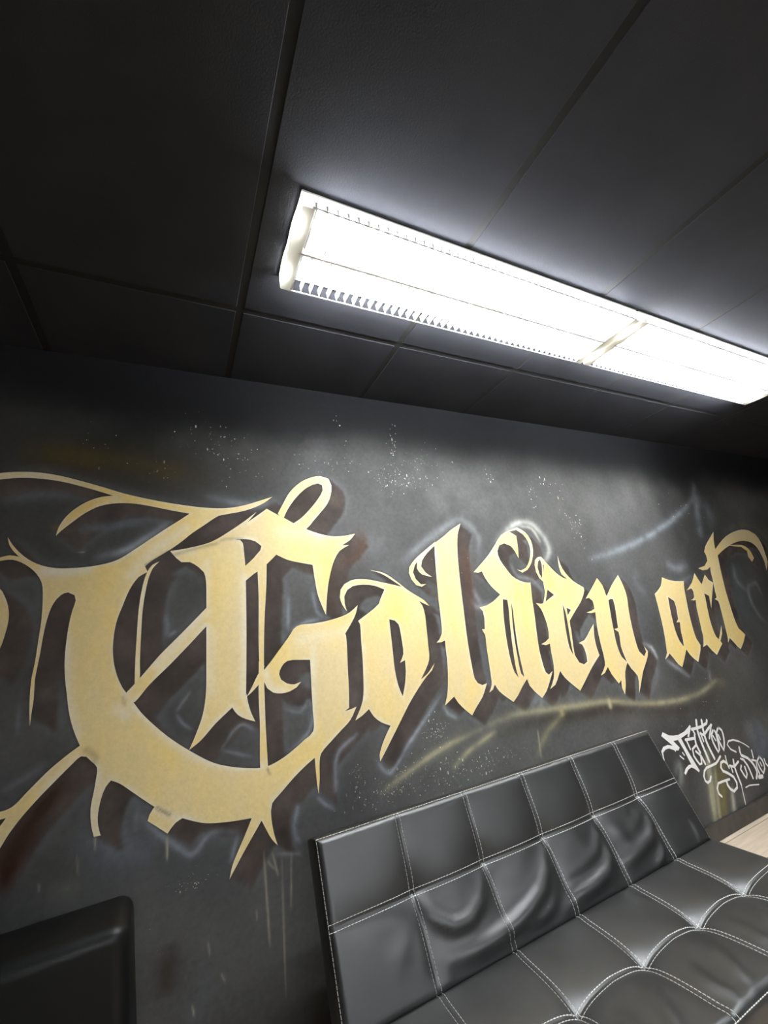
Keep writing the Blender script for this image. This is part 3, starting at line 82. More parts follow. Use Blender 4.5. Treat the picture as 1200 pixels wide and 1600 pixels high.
TAG = {
 'Tattoo': ([[(2.5003,0.5893),(2.4807,0.5732),(2.5062,0.5517),(2.5318,0.5302),(2.5575,0.5085),(2.515,0.5204),(2.4726,0.5191),(2.4467,0.5018),(2.4477,0.4855),(2.4471,0.4537),(2.4565,0.4549),(2.4555,0.4711),(2.4599,0.4926),(2.4885,0.5029),(2.5179,0.5018),(2.5582,0.4854),(2.5675,0.4736),(2.5741,0.4805),(2.5964,0.4759),(2.6134,0.4873),(2.5935,0.5079),(2.5736,0.5285),(2.6161,0.5268),(2.6304,0.499),(2.6438,0.4711),(2.6531,0.446),(2.6617,0.421),(2.6752,0.3868),(2.6517,0.3902),(2.6144,0.3788),(2.5928,0.361),(2.6021,0.3493),(2.6337,0.3681),(2.6681,0.3735),(2.6934,0.3614),(2.7247,0.3364),(2.7357,0.3422),(2.7161,0.3796),(2.6976,0.4167),(2.6833,0.4445),(2.6698,0.4725),(2.6588,0.5006),(2.6485,0.5289),(2.6829,0.534),(2.7215,0.5403),(2.7096,0.5238),(2.7234,0.5194),(2.7535,0.5514),(2.7672,0.5697),(2.7618,0.5794),(2.741,0.5711),(2.6942,0.5558),(2.6342,0.5502),(2.5865,0.5544),(2.5481,0.5635)]],
  [([(2.6848,0.5133),(2.7247,0.5097),(2.7652,0.5061)],0.0155),
   ([(2.6906,0.5121),(2.6978,0.4862),(2.7049,0.4603)],0.0125),
   ([(2.7787,0.5189),(2.7727,0.4975),(2.7699,0.476),(2.7768,0.4504),(2.7867,0.4249)],0.0146),
   ([(2.7683,0.4695),(2.7241,0.4564),(2.7198,0.422),(2.7335,0.3969),(2.7509,0.372),(2.7712,0.3709),(2.7783,0.3917),(2.78,0.4128),(2.7499,0.4393)],0.0134),
   ([(2.7842,0.4085),(2.7938,0.3854),(2.8034,0.3623)],0.0146),
   ([(2.8345,0.5908),(2.8257,0.5667),(2.8195,0.5425),(2.8189,0.5213),(2.8205,0.5002),(2.8234,0.4791),(2.8273,0.4565),(2.8317,0.4339),(2.8365,0.4114),(2.8414,0.389),(2.846,0.3666)],0.0170),
   ([(2.7679,0.5539),(2.8151,0.5513),(2.8629,0.5502),(2.9258,0.5582),(2.9373,0.5723)],0.0163),
   ([(2.7765,0.5454),(2.7851,0.5246)],0.0118),
   ([(2.8858,0.5816),(2.8794,0.5568),(2.8746,0.5321),(2.8728,0.5087),(2.8723,0.4853),(2.8747,0.462),(2.8802,0.4388),(2.8877,0.4157),(2.8959,0.3927),(2.9037,0.3697)],0.0170),
   ([(2.8382,0.5179),(2.8675,0.5036),(2.9169,0.5241),(2.9687,0.5413)],0.0154),
   ([(2.9636,0.5387),(2.9459,0.5181),(2.9284,0.4977),(2.911,0.4776)],0.0124),
   ([(2.84,0.5211),(2.8438,0.4976),(2.8477,0.4743)],0.0120),
   ([(2.976,0.5173),(2.9411,0.4911),(2.935,0.4707),(2.9366,0.4497),(2.9463,0.4211),(2.959,0.3927),(2.9764,0.4031),(2.9832,0.4264),(2.9862,0.4504),(2.9889,0.4733),(2.9885,0.4963),(2.976,0.5173)],0.0146),
   ([(2.9528,0.4836),(2.9672,0.4542)],0.0103),
   ([(3.0295,0.5174),(2.9993,0.4943),(2.9944,0.4697),(2.997,0.4447),(3.0063,0.4178),(3.0183,0.391),(3.0346,0.4107),(3.0477,0.4312),(3.0545,0.4518),(3.0581,0.4728),(3.0568,0.4942),(3.0295,0.5174)],0.0147),
   ([(3.0096,0.4779),(3.0155,0.4518)],0.0105),
   ([(2.5946,0.4483),(2.6206,0.4264)],0.0074),
   ([(2.6247,0.4585),(2.6355,0.443)],0.0074)]),
 'Studio': ([],
  [([(2.9673,0.3678),(2.9283,0.3507),(2.9048,0.3432),(2.8477,0.3416),(2.8047,0.3418),(2.7774,0.331),(2.7585,0.308),(2.7598,0.2837),(2.7765,0.2709),(2.8025,0.2739),(2.8222,0.2921)],0.0134),
   ([(3.0172,0.3589),(3.0119,0.3233),(3.0195,0.2931)],0.0114),
   ([(3.013,0.3199),(2.9853,0.3385),(2.9545,0.3356),(2.9411,0.3134),(2.951,0.2925),(2.9954,0.2701),(3.0369,0.2419),(3.0514,0.2073),(3.0416,0.1846),(3.0008,0.1742),(2.9727,0.1916),(2.9562,0.217),(2.9566,0.2385)],0.0155),
   ([(2.9899,0.2401),(2.9158,0.2448),(2.8723,0.2457),(2.8483,0.2241),(2.8494,0.1968),(2.8695,0.1784)],0.0126),
   ([(3.0851,0.3236),(3.0761,0.2934),(3.0783,0.2547),(3.0817,0.2327),(3.0858,0.2108),(3.0898,0.189)],0.0145),
   ([(3.0898,0.189),(3.0856,0.1618),(3.0814,0.1349),(3.0782,0.113),(3.0751,0.0913),(3.072,0.0696)],0.0072),
   ([(3.0322,0.303),(3.0725,0.2878),(3.1303,0.3042)],0.0137),
   ([(3.0401,0.2997),(3.0439,0.2656)],0.0114),
   ([(3.1475,0.2779),(3.1305,0.2623),(3.1481,0.2263),(3.1617,0.2072),(3.1819,0.2251),(3.18,0.2643)],0.0139),
   ([(3.1861,0.3054),(3.2017,0.2844),(3.2143,0.2633),(3.2212,0.2394),(3.2254,0.2156),(3.2295,0.1918)],0.0142),
   ([(3.184,0.3717),(3.1781,0.3504),(3.1809,0.3294),(3.2391,0.3007),(3.2633,0.2788),(3.28,0.2556),(3.2902,0.2312),(3.2914,0.2071),(3.2664,0.1834)],0.0166),
   ([(3.1636,0.3134),(3.1955,0.2984)],0.0120),
   ([(3.3054,0.3302),(3.3005,0.291)],0.0123),
   ([(3.2801,0.2821),(3.3181,0.269),(3.3059,0.2302),(3.3132,0.1989),(3.3096,0.1834)],0.0133),
   ([(3.3683,0.2834),(3.3297,0.2648),(3.3374,0.2232),(3.3574,0.189),(3.3885,0.212),(3.393,0.2333),(3.3895,0.2554),(3.3683,0.2834)],0.0135),
   ([(3.3576,0.2521),(3.3646,0.2306)],0.0102),
   ([(3.2973,0.1813),(3.3347,0.1777)],0.0223),
   ([(3.4141,0.2586),(3.4147,0.2331),(3.4314,0.2143)],0.0115),
   ([(3.1365,0.3567),(3.0906,0.3809),(3.0693,0.4114),(3.092,0.4266),(3.1441,0.4229),(3.2009,0.4034)],0.0102),
   ([(3.2009,0.4034),(3.2483,0.3788),(3.2878,0.3523)],0.0067),
   ([(3.1249,0.1651),(3.1699,0.1656),(3.2198,0.1571),(3.2699,0.1471)],0.0070)]),
}
AIRBRUSH = [
 ([(0.725,2.1921),(0.7898,2.1693),(0.8555,2.1446),(0.9229,2.1201),(0.993,2.0978),(1.0672,2.0797),(1.1562,2.065),(1.2501,2.0545),(1.3486,2.0467),(1.4514,2.0402),(1.5581,2.0336),(1.6495,2.0285),(1.7446,2.0249),(1.8433,2.0221),(1.9456,2.0194),(2.0513,2.0161)],0.1991,(0.12,0.12,0.118),0.6),
 ([(0.9641,1.8698),(1.0246,1.8934),(1.0868,1.92),(1.1512,1.9463),(1.2182,1.9688),(1.2882,1.9838),(1.3728,1.99),(1.4586,1.9874),(1.546,1.9796),(1.6359,1.9702),(1.7293,1.9632)],0.1570,(0.12,0.12,0.118),0.4),
 ([(0.5034,2.2038),(0.6532,2.1186)],0.1322,(0.1,0.1,0.1),0.6),
 ([(-0.0986,2.1704),(-0.0527,2.1714),(-0.0054,2.1743),(0.043,2.1763),(0.0921,2.1748),(0.1412,2.1667),(0.1949,2.1488),(0.2476,2.1243),(0.2998,2.0958),(0.3525,2.0658),(0.4069,2.0372)],0.0811,(0.085,0.085,0.08),0.55),
 ([(-0.5789,2.2177),(-0.5365,2.2185),(-0.493,2.2193),(-0.4483,2.2201),(-0.4026,2.221),(-0.3556,2.2222),(-0.2992,2.224),(-0.241,2.2261),(-0.1809,2.2284),(-0.1188,2.2308),(-0.0546,2.2332)],0.0585,(0.05,0.05,0.048),0.6),
 ([(-0.5278,2.0613),(-0.4854,2.0606),(-0.4419,2.0603),(-0.3972,2.0599),(-0.3514,2.0585),(-0.3044,2.0555),(-0.2269,2.0479),(-0.1464,2.0384),(-0.0625,2.0275),(0.0248,2.0159),(0.116,2.0043)],0.0412,(0.055,0.042,0.018),0.7),
 ([(1.7942,1.6599),(1.8744,1.7054),(1.9565,1.7548),(2.0427,1.8052),(2.1352,1.8535),(2.2363,1.8964),(2.3082,1.9166),(2.3832,1.9284),(2.4608,1.9352),(2.5407,1.9408),(2.6225,1.9493)],0.1733,(0.1,0.1,0.095),0.5),
 ([(2.6219,1.476),(2.5986,1.3957),(2.5741,1.3174),(2.5511,1.2409),(2.5319,1.1661),(2.5189,1.0929),(2.517,1.0476),(2.5208,1.003),(2.5278,0.9588),(2.5357,0.9149),(2.5418,0.8714)],0.0682,(0.1,0.105,0.11),0.55),
 ([(3.9092,1.5659),(3.8801,1.4961),(3.8482,1.4273),(3.8186,1.36),(3.796,1.2944),(3.7851,1.2303),(3.7889,1.1714),(3.804,1.1142),(3.8254,1.0578),(3.8483,1.0019),(3.8679,0.9459)],0.1105,(0.075,0.082,0.09),0.6),
 ([(2.9981,0.7297),(3.0576,0.7062),(3.1194,0.6831),(3.1814,0.6593),(3.2416,0.6336),(3.2977,0.6051),(3.3577,0.5675),(3.4126,0.5273),(3.4645,0.4856),(3.5161,0.4433),(3.5698,0.4012)],0.1626,(0.07,0.068,0.055),0.5),
 ([(3.5192,0.4497),(3.3315,0.2973)],0.0768,(0.14,0.17,0.22),0.5),
 ([(3.3484,0.5),(3.3408,0.3693)],0.0541,(0.16,0.16,0.16),0.5),
 ([(-0.2712,0.8295),(-0.2484,0.8163),(-0.2256,0.8023),(-0.2024,0.7885),(-0.1789,0.7756),(-0.1548,0.7642),(-0.1311,0.7554),(-0.1071,0.7483),(-0.0828,0.7422),(-0.0581,0.7363),(-0.0331,0.7297)],0.0382,(0.11,0.12,0.14),0.6),
 ([(-0.3457,0.8183),(-0.3357,0.8027),(-0.326,0.7869),(-0.3162,0.7712),(-0.3059,0.7558),(-0.2947,0.7409),(-0.2858,0.7309),(-0.2762,0.7217),(-0.2661,0.7128),(-0.2559,0.704),(-0.2459,0.695)],0.0474,(0.06,0.06,0.052),0.7),
 ([(-0.2307,0.698),(-0.321,0.7032)],0.0190,(0.11,0.115,0.095),0.7),
 ([(-0.0493,0.6836),(-0.0129,0.6797),(0.0252,0.6791),(0.0638,0.6768),(0.1014,0.6676),(0.1361,0.6461),(0.1493,0.6244),(0.1475,0.6013),(0.137,0.5776),(0.1247,0.5541),(0.1167,0.5314)],0.0629,(0.06,0.065,0.068),0.6),
 ([(0.0804,0.4136),(0.0854,0.393),(0.0916,0.3719),(0.0972,0.3512),(0.1003,0.3316),(0.0989,0.3139),(0.0929,0.3023),(0.0829,0.2939),(0.0708,0.2873),(0.0583,0.2813),(0.047,0.2744)],0.0274,(0.085,0.09,0.1),0.5),
 ([(0.2526,0.4528),(0.2097,0.303)],0.0557,(0.07,0.07,0.065),0.6),
 ([(0.0085,0.4862),(-0.0053,0.3537)],0.0309,(0.03,0.022,0.016),0.7),
 ([(-0.4264,1.0501),(-0.4336,1.034),(-0.4436,1.0178),(-0.452,1.002),(-0.4546,0.9868),(-0.4473,0.9725),(-0.4309,0.963),(-0.4139,0.9638),(-0.3964,0.9706),(-0.3785,0.9791),(-0.3605,0.9847)],0.0405,(0.06,0.062,0.066),0.6),
 ([(0.8076,0.7103),(0.693,0.6933)],0.0606,(0.09,0.09,0.09),0.5),
 ([(1.8053,0.6168),(1.7511,0.6168),(1.6981,0.6168),(1.6462,0.6168),(1.5955,0.6168),(1.5459,0.6168),(1.6462,0.6168),(1.7511,0.6168),(1.8608,0.6168),(1.9757,0.6168),(2.0962,0.6168)],0.1061,(0.11,0.11,0.1),0.6),
 ([(1.7918,0.8558),(2.166,0.7935)],0.0618,(0.11,0.11,0.105),0.5),
 ([(0.092,1.9194),(0.1305,1.9116),(0.1696,1.9026),(0.2094,1.894),(0.2501,1.8873),(0.2921,1.8841),(0.3085,1.8861),(0.3248,1.8918),(0.3409,1.8997),(0.3572,1.9081),(0.3738,1.9156)],0.0135,(0.14,0.15,0.16),0.7),
 ([(-0.5428,1.8766),(-0.5234,1.8822),(-0.5038,1.8884),(-0.4839,1.8944),(-0.4635,1.8997),(-0.4426,1.9034),(-0.422,1.9051),(-0.4011,1.9052),(-0.3798,1.9044),(-0.3582,1.9034),(-0.3364,1.9028)],0.0146,(0.12,0.13,0.145),0.6),
 ([(-0.2609,1.6787),(-0.2458,1.6815),(-0.2304,1.6839),(-0.215,1.6865),(-0.1996,1.6901),(-0.1846,1.6954),(-0.1683,1.7036),(-0.1525,1.7133),(-0.1369,1.7242),(-0.1213,1.7357),(-0.1056,1.7473),(-0.0922,1.7576),(-0.079,1.7684),(-0.0658,1.7796),(-0.0525,1.7911),(-0.0389,1.8025)],0.0099,(0.3,0.32,0.36),0.75),
 ([(-0.3236,1.7767),(-0.3051,1.7796),(-0.2865,1.7824),(-0.2676,1.7854),(-0.2485,1.7883),(-0.2291,1.7913),(-0.2056,1.7948),(-0.1817,1.7984),(-0.1574,1.802),(-0.1328,1.8057),(-0.1079,1.8095)],0.0132,(0.1,0.11,0.125),0.7),
 ([(-0.2995,1.6979),(-0.2994,1.6957)],0.0081,(0.24,0.26,0.28),0.8),
 ([(-0.0322,1.382),(-0.0308,1.3966),(-0.0293,1.4112),(-0.0293,1.4262),(-0.0331,1.4436),(-0.0384,1.4609)],0.0063,(0.22,0.24,0.27),0.6),
 ([(-0.0282,1.3815),(0.0002,1.4009)],0.0053,(0.22,0.24,0.27),0.6),
 ([(0.004,1.1228),(0.0104,1.1111),(0.0168,1.0995),(0.0244,1.0887),(0.0339,1.0794),(0.0444,1.0712),(0.0549,1.0629)],0.0040,(0.18,0.19,0.21),0.6),
 ([(0.0038,1.1289),(0.0493,1.1878)],0.0046,(0.18,0.19,0.21),0.6),
 ([(0.1477,0.98),(0.1596,0.9943),(0.1709,1.0098),(0.1827,1.025),(0.1963,1.0382),(0.213,1.0479),(0.225,1.0478),(0.2377,1.041),(0.2508,1.0317),(0.2638,1.0236)],0.0048,(0.2,0.21,0.23),0.6),
 ([(0.1477,0.98),(0.2548,0.9353)],0.0048,(0.16,0.17,0.19),0.6),
 ([(0.3758,1.0735),(0.3909,1.0674),(0.406,1.0604),(0.4213,1.0551),(0.4364,1.054),(0.4523,1.067),(0.4648,1.086),(0.4739,1.0868),(0.4806,1.0659),(0.4829,1.0445),(0.4811,1.0233),(0.4758,1.0032),(0.4673,0.9852),(0.4541,0.9693),(0.437,0.9568),(0.418,0.9463),(0.3987,0.9364),(0.3807,0.9257)],0.0059,(0.24,0.26,0.3),0.55),
 ([(0.415,1.3594),(0.4301,1.3665),(0.4453,1.3739),(0.4608,1.3809),(0.4771,1.3863),(0.4967,1.3894),(0.5169,1.3903),(0.5374,1.3912)],0.0063,(0.3,0.33,0.38),0.6),
 ([(0.4116,1.5),(0.4021,1.3607)],0.0061,(0.24,0.26,0.3),0.6),
 ([(0.5122,1.5068),(0.5145,1.4904),(0.5164,1.474),(0.5185,1.4578),(0.5215,1.4418),(0.5261,1.4262),(0.5373,1.4111),(0.5518,1.3977)],0.0058,(0.3,0.32,0.36),0.5),
 ([(-0.0993,0.8519),(-0.0883,0.8384),(-0.0775,0.8247),(-0.0666,0.8111),(-0.0554,0.7977),(-0.0437,0.7847),(-0.0313,0.7718),(-0.0185,0.7593),(-0.0054,0.747),(0.008,0.735),(0.0215,0.723),(0.0337,0.7107),(0.0464,0.699),(0.0592,0.6948),(0.0724,0.7002),(0.0829,0.7101),(0.0924,0.7216),(0.103,0.7319),(0.1166,0.7379),(0.1322,0.7382),(0.1488,0.735),(0.1661,0.7296),(0.1836,0.7237),(0.2011,0.7188)],0.0071,(0.19,0.21,0.24),0.6),
 ([(0.2011,0.7151),(0.1756,0.6346)],0.0060,(0.2,0.22,0.25),0.5),
 ([(-0.1008,0.8877),(-0.1024,0.8005)],0.0073,(0.16,0.17,0.19),0.5),
 ([(-0.4288,1.2254),(-0.4245,1.1356)],0.0050,(0.16,0.17,0.19),0.6),
 ([(-0.4491,0.9892),(-0.4382,0.9946),(-0.4271,1.0001),(-0.416,1.0057),(-0.4048,1.0115),(-0.3936,1.0175),(-0.3835,1.0235),(-0.3735,1.0297),(-0.3635,1.0361),(-0.3534,1.0426),(-0.3431,1.0492)],0.0083,(0.12,0.125,0.135),0.6),
 ([(0.5535,0.7486),(0.5551,0.7741),(0.5553,0.8004),(0.5562,0.8267),(0.5602,0.852),(0.5695,0.8756),(0.5827,0.8914),(0.6006,0.9039),(0.6215,0.9146),(0.6433,0.925),(0.6641,0.9365)],0.0063,(0.24,0.26,0.29),0.55),
 ([(0.4792,0.7561),(0.4904,0.7441),(0.5016,0.7321),(0.5135,0.7206),(0.5308,0.7075),(0.549,0.6951)],0.0054,(0.24,0.26,0.29),0.6),
 ([(0.3964,0.6859),(0.3989,0.6991),(0.4013,0.7124),(0.4038,0.7257),(0.4063,0.7392),(0.4026,0.7249),(0.3982,0.7108),(0.3942,0.6968),(0.3915,0.6825),(0.3908,0.6677),(0.3949,0.6529),(0.4031,0.638),(0.4113,0.6232)],0.0065,(0.2,0.22,0.26),0.6),
 ([(0.3215,0.6218),(0.4143,0.5953)],0.0042,(0.26,0.26,0.26),0.5),
 ([(0.7351,0.8178),(0.7436,0.8016),(0.7541,0.7862),(0.7695,0.7706),(0.7859,0.7654),(0.8089,0.7801),(0.8293,0.7979),(0.8484,0.8174),(0.8675,0.8376),(0.888,0.8571),(0.9233,0.8872),(0.9598,0.9179),(0.9974,0.9493),(1.0362,0.9816),(1.0759,1.0149)],0.0069,(0.3,0.32,0.36),0.6),
 ([(1.0757,0.975),(1.0835,0.9528),(1.0953,0.9321),(1.1171,0.9176),(1.1422,0.9054)],0.0064,(0.3,0.32,0.34),0.6),
 ([(1.3204,1.4242),(1.3321,1.3993),(1.3511,1.3809),(1.374,1.3768),(1.3982,1.3763),(1.4233,1.3779),(1.4488,1.38),(1.4742,1.3811)],0.0107,(0.3,0.31,0.32),0.5),
 ([(1.3421,1.4708),(1.3809,1.3881)],0.0109,(0.26,0.27,0.28),0.5),
 ([(0.6835,1.7419),(0.7049,1.7359),(0.7264,1.73),(0.7481,1.7239),(0.7698,1.7176),(0.7915,1.7106),(0.8113,1.7033),(0.8309,1.6953),(0.8505,1.687),(0.8703,1.6787)],0.0449,(0.14,0.145,0.15),0.5),
 ([(0.9469,1.6152),(0.9735,1.633),(1.0005,1.6512),(1.028,1.6697),(1.0562,1.6882),(1.0851,1.7066),(1.1174,1.7267),(1.1503,1.747),(1.1842,1.7673),(1.2193,1.7872),(1.2556,1.8063),(1.284,1.8214),(1.3139,1.834),(1.3424,1.8351),(1.3665,1.8255),(1.388,1.8118),(1.4062,1.7949),(1.4206,1.7754),(1.4309,1.7544),(1.4352,1.7313),(1.4333,1.707),(1.428,1.6822),(1.4219,1.6575),(1.4176,1.6333)],0.0149,(0.26,0.27,0.28),0.55),
 ([(1.5492,1.7003),(1.5755,1.7208),(1.6015,1.7425),(1.6282,1.7642),(1.6568,1.7844),(1.6884,1.8019),(1.7188,1.8139),(1.7517,1.8224),(1.7844,1.8256),(1.8142,1.8217),(1.8411,1.8104),(1.8638,1.7946),(1.8831,1.7756),(1.8998,1.7548),(1.9147,1.7335),(1.928,1.7075),(1.934,1.6789),(1.9305,1.6495),(1.9161,1.6264),(1.8933,1.6051),(1.8708,1.5841)],0.0137,(0.5,0.5,0.47),0.75),
 ([(1.7456,1.8022),(1.7751,1.7994),(1.805,1.7965),(1.8295,1.7873),(1.8472,1.7693),(1.8595,1.7479),(1.8695,1.7253),(1.8806,1.7033)],0.0071,(0.62,0.6,0.52),0.8),
 ([(2.2449,1.5912),(2.2939,1.5998),(2.3438,1.6084),(2.3947,1.6172),(2.4465,1.6267),(2.4992,1.6372),(2.5547,1.6489),(2.6113,1.6612),(2.669,1.6745),(2.7276,1.6891),(2.7871,1.7054),(2.8526,1.725),(2.9192,1.7462),(2.987,1.7691),(3.0559,1.7935),(3.1261,1.8193),(3.1851,1.8418),(3.2448,1.8657),(3.3051,1.891),(3.3658,1.9179),(3.4266,1.9465),(3.474,1.9715),(3.5195,1.9987),(3.5649,2.0272),(3.6115,2.0557)],0.0177,(0.24,0.265,0.29),0.6),
 ([(3.6262,2.0828),(3.6177,2.0507),(3.6094,2.0189),(3.6011,1.9872),(3.5924,1.9558),(3.5831,1.9245),(3.5698,1.8833),(3.556,1.8425),(3.5419,1.8021),(3.5278,1.7621),(3.5141,1.7225)],0.0287,(0.18,0.2,0.22),0.7),
 ([(3.6204,2.0561),(3.6475,2.0315),(3.6774,2.0078),(3.7061,1.9835),(3.7294,1.9573),(3.743,1.9279),(3.7434,1.8981),(3.7338,1.8669),(3.7187,1.835),(3.7023,1.8031),(3.6888,1.772)],0.0439,(0.13,0.14,0.155),0.6),
 ([(3.671,2.1655),(3.5595,1.9756)],0.0222,(0.13,0.14,0.15),0.6),
 ([(2.9939,1.5463),(3.0288,1.5306),(3.0641,1.5149),(3.1063,1.5066),(3.1533,1.5115),(3.2022,1.5244),(3.2519,1.5376)],0.0241,(0.22,0.23,0.25),0.6),
 ([(2.9077,1.4412),(2.9474,1.4323),(2.9869,1.4222),(3.028,1.4141),(3.0726,1.4111),(3.1281,1.4179),(3.1848,1.4323),(3.2426,1.4469)],0.0117,(0.17,0.18,0.19),0.5),
 ([(3.8513,1.772),(3.9139,1.784),(3.9782,1.7977),(4.0434,1.811),(4.109,1.8214),(4.174,1.8265),(4.2389,1.8244),(4.2991,1.8155),(4.354,1.8012),(4.4028,1.7832),(4.4436,1.7556),(4.4701,1.7218),(4.4966,1.6879)],0.0244,(0.13,0.125,0.11),0.6),
 ([(3.8415,1.5177),(3.8277,1.4866),(3.8115,1.4554),(3.8003,1.4251),(3.8014,1.3965),(3.8201,1.3679),(3.8505,1.3424),(3.8857,1.3181),(3.9188,1.2929)],0.0179,(0.14,0.15,0.16),0.7),
 ([(4.087,1.2577),(4.0848,1.2932),(4.0826,1.3289),(4.059,1.3586),(3.9501,1.3398),(3.9216,1.3092),(3.909,1.2771),(3.9058,1.2456),(3.9081,1.2139),(3.9159,1.1829),(3.9284,1.1528),(3.945,1.1235),(3.9694,1.0961),(4.0013,1.0705),(4.0333,1.0447)],0.0143,(0.16,0.17,0.18),0.7),
 ([(2.5345,1.0726),(2.5733,1.0571),(2.6061,1.0383),(2.6208,1.0159),(2.6286,0.9917),(2.6365,0.9676)],0.0096,(0.5,0.52,0.54),0.7),
 ([(2.6201,0.9328),(2.6063,0.9103),(2.5925,0.8879),(2.5765,0.8664),(2.556,0.8453),(2.5336,0.8252),(2.5114,0.8053)],0.0140,(0.14,0.145,0.15),0.6),
 ([(2.7091,0.9584),(2.7333,0.9412),(2.7576,0.9239),(2.7821,0.9066),(2.8069,0.8893),(2.8367,0.8688),(2.8669,0.8483),(2.8973,0.8277)],0.0100,(0.28,0.29,0.31),0.6),
 ([(3.0948,0.7724),(3.1227,0.8465)],0.0134,(0.15,0.155,0.16),0.6),
 ([(2.6943,1.4934),(2.6512,1.4758),(2.6259,1.4553),(2.6312,1.4322),(2.6441,1.4108),(2.6613,1.3904),(2.6797,1.3701),(2.6959,1.3494)],0.0212,(0.15,0.155,0.16),0.4),
 ([(1.5774,0.8769),(1.6051,0.8942),(1.6332,0.9118),(1.6509,0.909),(1.6519,0.892),(1.6426,0.8759),(1.6276,0.8604),(1.6114,0.8451),(1.5981,0.8298)],0.0174,(0.2,0.21,0.22),0.6),
 ([(1.8504,0.8924),(1.8573,0.8733),(1.8642,0.8543),(1.8808,0.841),(1.909,0.8466),(1.9367,0.863)],0.0228,(0.16,0.165,0.17),0.5),
 ([(2.046,1.179),(2.0098,1.1484),(1.9992,1.1718),(2.002,1.2008)],0.0125,(0.18,0.19,0.2),0.5),
 ([(1.6262,1.5923),(1.6323,1.5671),(1.6385,1.5419),(1.6535,1.5212),(1.6825,1.5111),(1.7179,1.5076),(1.7497,1.4991),(1.7718,1.483),(1.79,1.4641),(1.8066,1.444),(1.824,1.4244)],0.0082,(0.26,0.26,0.25),0.4),
 ([(2.5136,0.3724),(2.549,0.4005),(2.5736,0.4072),(2.5747,0.3856),(2.5677,0.3649),(2.5561,0.3447),(2.5435,0.3248),(2.5333,0.3049)],0.0170,(0.2,0.21,0.2),0.6),
 ([(0.7504,0.7103),(0.7741,0.7187),(0.798,0.7273),(0.8224,0.7359),(0.8473,0.7445),(0.8728,0.753),(0.9041,0.7632),(0.9361,0.7737),(0.969,0.7839),(1.0029,0.7936),(1.0383,0.8022),(1.0821,0.8108),(1.1276,0.8183),(1.1746,0.8251),(1.2228,0.8318),(1.272,0.8391)],0.0092,(0.34,0.31,0.21),0.85),
 ([(1.0785,0.7146),(1.099,0.7251),(1.1194,0.7361),(1.1402,0.747),(1.1619,0.7575),(1.1847,0.7672),(1.214,0.7777),(1.2447,0.7873),(1.2764,0.7965),(1.3087,0.8057),(1.3414,0.8153)],0.0093,(0.36,0.33,0.22),0.9),
 ([(1.2992,0.8448),(1.3284,0.8486),(1.358,0.8528),(1.388,0.8569),(1.4186,0.8601),(1.4501,0.8617),(1.4897,0.8612),(1.53,0.8591),(1.5711,0.8559),(1.6128,0.8523),(1.6553,0.849),(1.7069,0.8451),(1.7596,0.841),(1.8134,0.8366),(1.8683,0.8321),(1.9244,0.8275),(1.9625,0.8247),(2.0012,0.8223),(2.0405,0.8195),(2.0801,0.8159),(2.12,0.8108),(2.1794,0.8004),(2.2392,0.7878),(2.3,0.7743),(2.3623,0.7613),(2.4268,0.7501),(2.4828,0.7423),(2.5404,0.7357),(2.5994,0.7301),(2.66,0.7257),(2.7219,0.7223),(2.7684,0.7208),(2.8159,0.7203),(2.864,0.7211),(2.9127,0.7236),(2.9616,0.7279),(3.0035,0.7341),(3.0447,0.7426),(3.0857,0.7526),(3.1273,0.7631),(3.1698,0.7731)],0.0128,(0.4,0.37,0.24),0.72),
 ([(1.3365,0.7947),(1.3793,0.799),(1.4227,0.804),(1.4672,0.8089),(1.5128,0.8124),(1.5599,0.8137),(1.6177,0.8115),(1.6769,0.8067),(1.7375,0.8005),(1.7996,0.7941),(1.8633,0.7888),(1.9198,0.7864),(1.9779,0.7854),(2.0372,0.7843),(2.0976,0.7815),(2.1588,0.7753),(2.2598,0.7575),(2.3623,0.7342),(2.4678,0.7093),(2.5781,0.6865),(2.6953,0.6701),(2.7754,0.6666),(2.858,0.6697),(2.9432,0.6767),(3.031,0.6849),(3.1215,0.6914)],0.0277,(0.04,0.03,0.022),0.6),
 ([(1.5605,0.6681),(1.5769,0.6842),(1.5929,0.7008),(1.6094,0.7175),(1.6273,0.7336),(1.6474,0.7488),(1.6707,0.7628),(1.6962,0.7756),(1.7231,0.7878),(1.7507,0.8),(1.7781,0.8128)],0.0122,(0.26,0.24,0.14),0.55),
 ([(3.2134,0.7825),(3.2116,0.716)],0.0328,(0.14,0.125,0.085),0.6),
 ([(2.1282,0.8322),(2.1317,0.7734)],0.0101,(0.5,0.45,0.28),0.6),
 ([(1.7655,0.845),(1.7736,0.7986)],0.0128,(0.36,0.31,0.17),0.6),
 ([(-0.3815,1.772),(-0.3707,1.7951)],0.0143,(0.14,0.095,0.03),0.5),
 ([(2.857,0.4309),(2.8441,0.3891),(2.8313,0.3479),(2.8186,0.3072),(2.8062,0.267),(2.7939,0.2274),(2.7817,0.1883),(2.7698,0.1497),(2.7579,0.1116),(2.7463,0.074),(2.7347,0.0369)],0.0179,(0.3,0.29,0.21),1.2),
 ([(2.8948,0.3545),(2.8821,0.3199),(2.8695,0.2857),(2.8571,0.2519),(2.8448,0.2186),(2.8327,0.1856),(2.8207,0.153),(2.8088,0.1208),(2.7971,0.0889),(2.7855,0.0574),(2.774,0.0263)],0.0111,(0.26,0.245,0.16),1.1),
 ([(2.9874,0.3693),(2.9698,0.3332),(2.9525,0.2976),(2.9354,0.2624),(2.9186,0.2277),(2.9019,0.1935),(2.8855,0.1597),(2.8693,0.1264),(2.8534,0.0935),(2.8376,0.061),(2.822,0.029)],0.0228,(0.15,0.13,0.06),1.1),
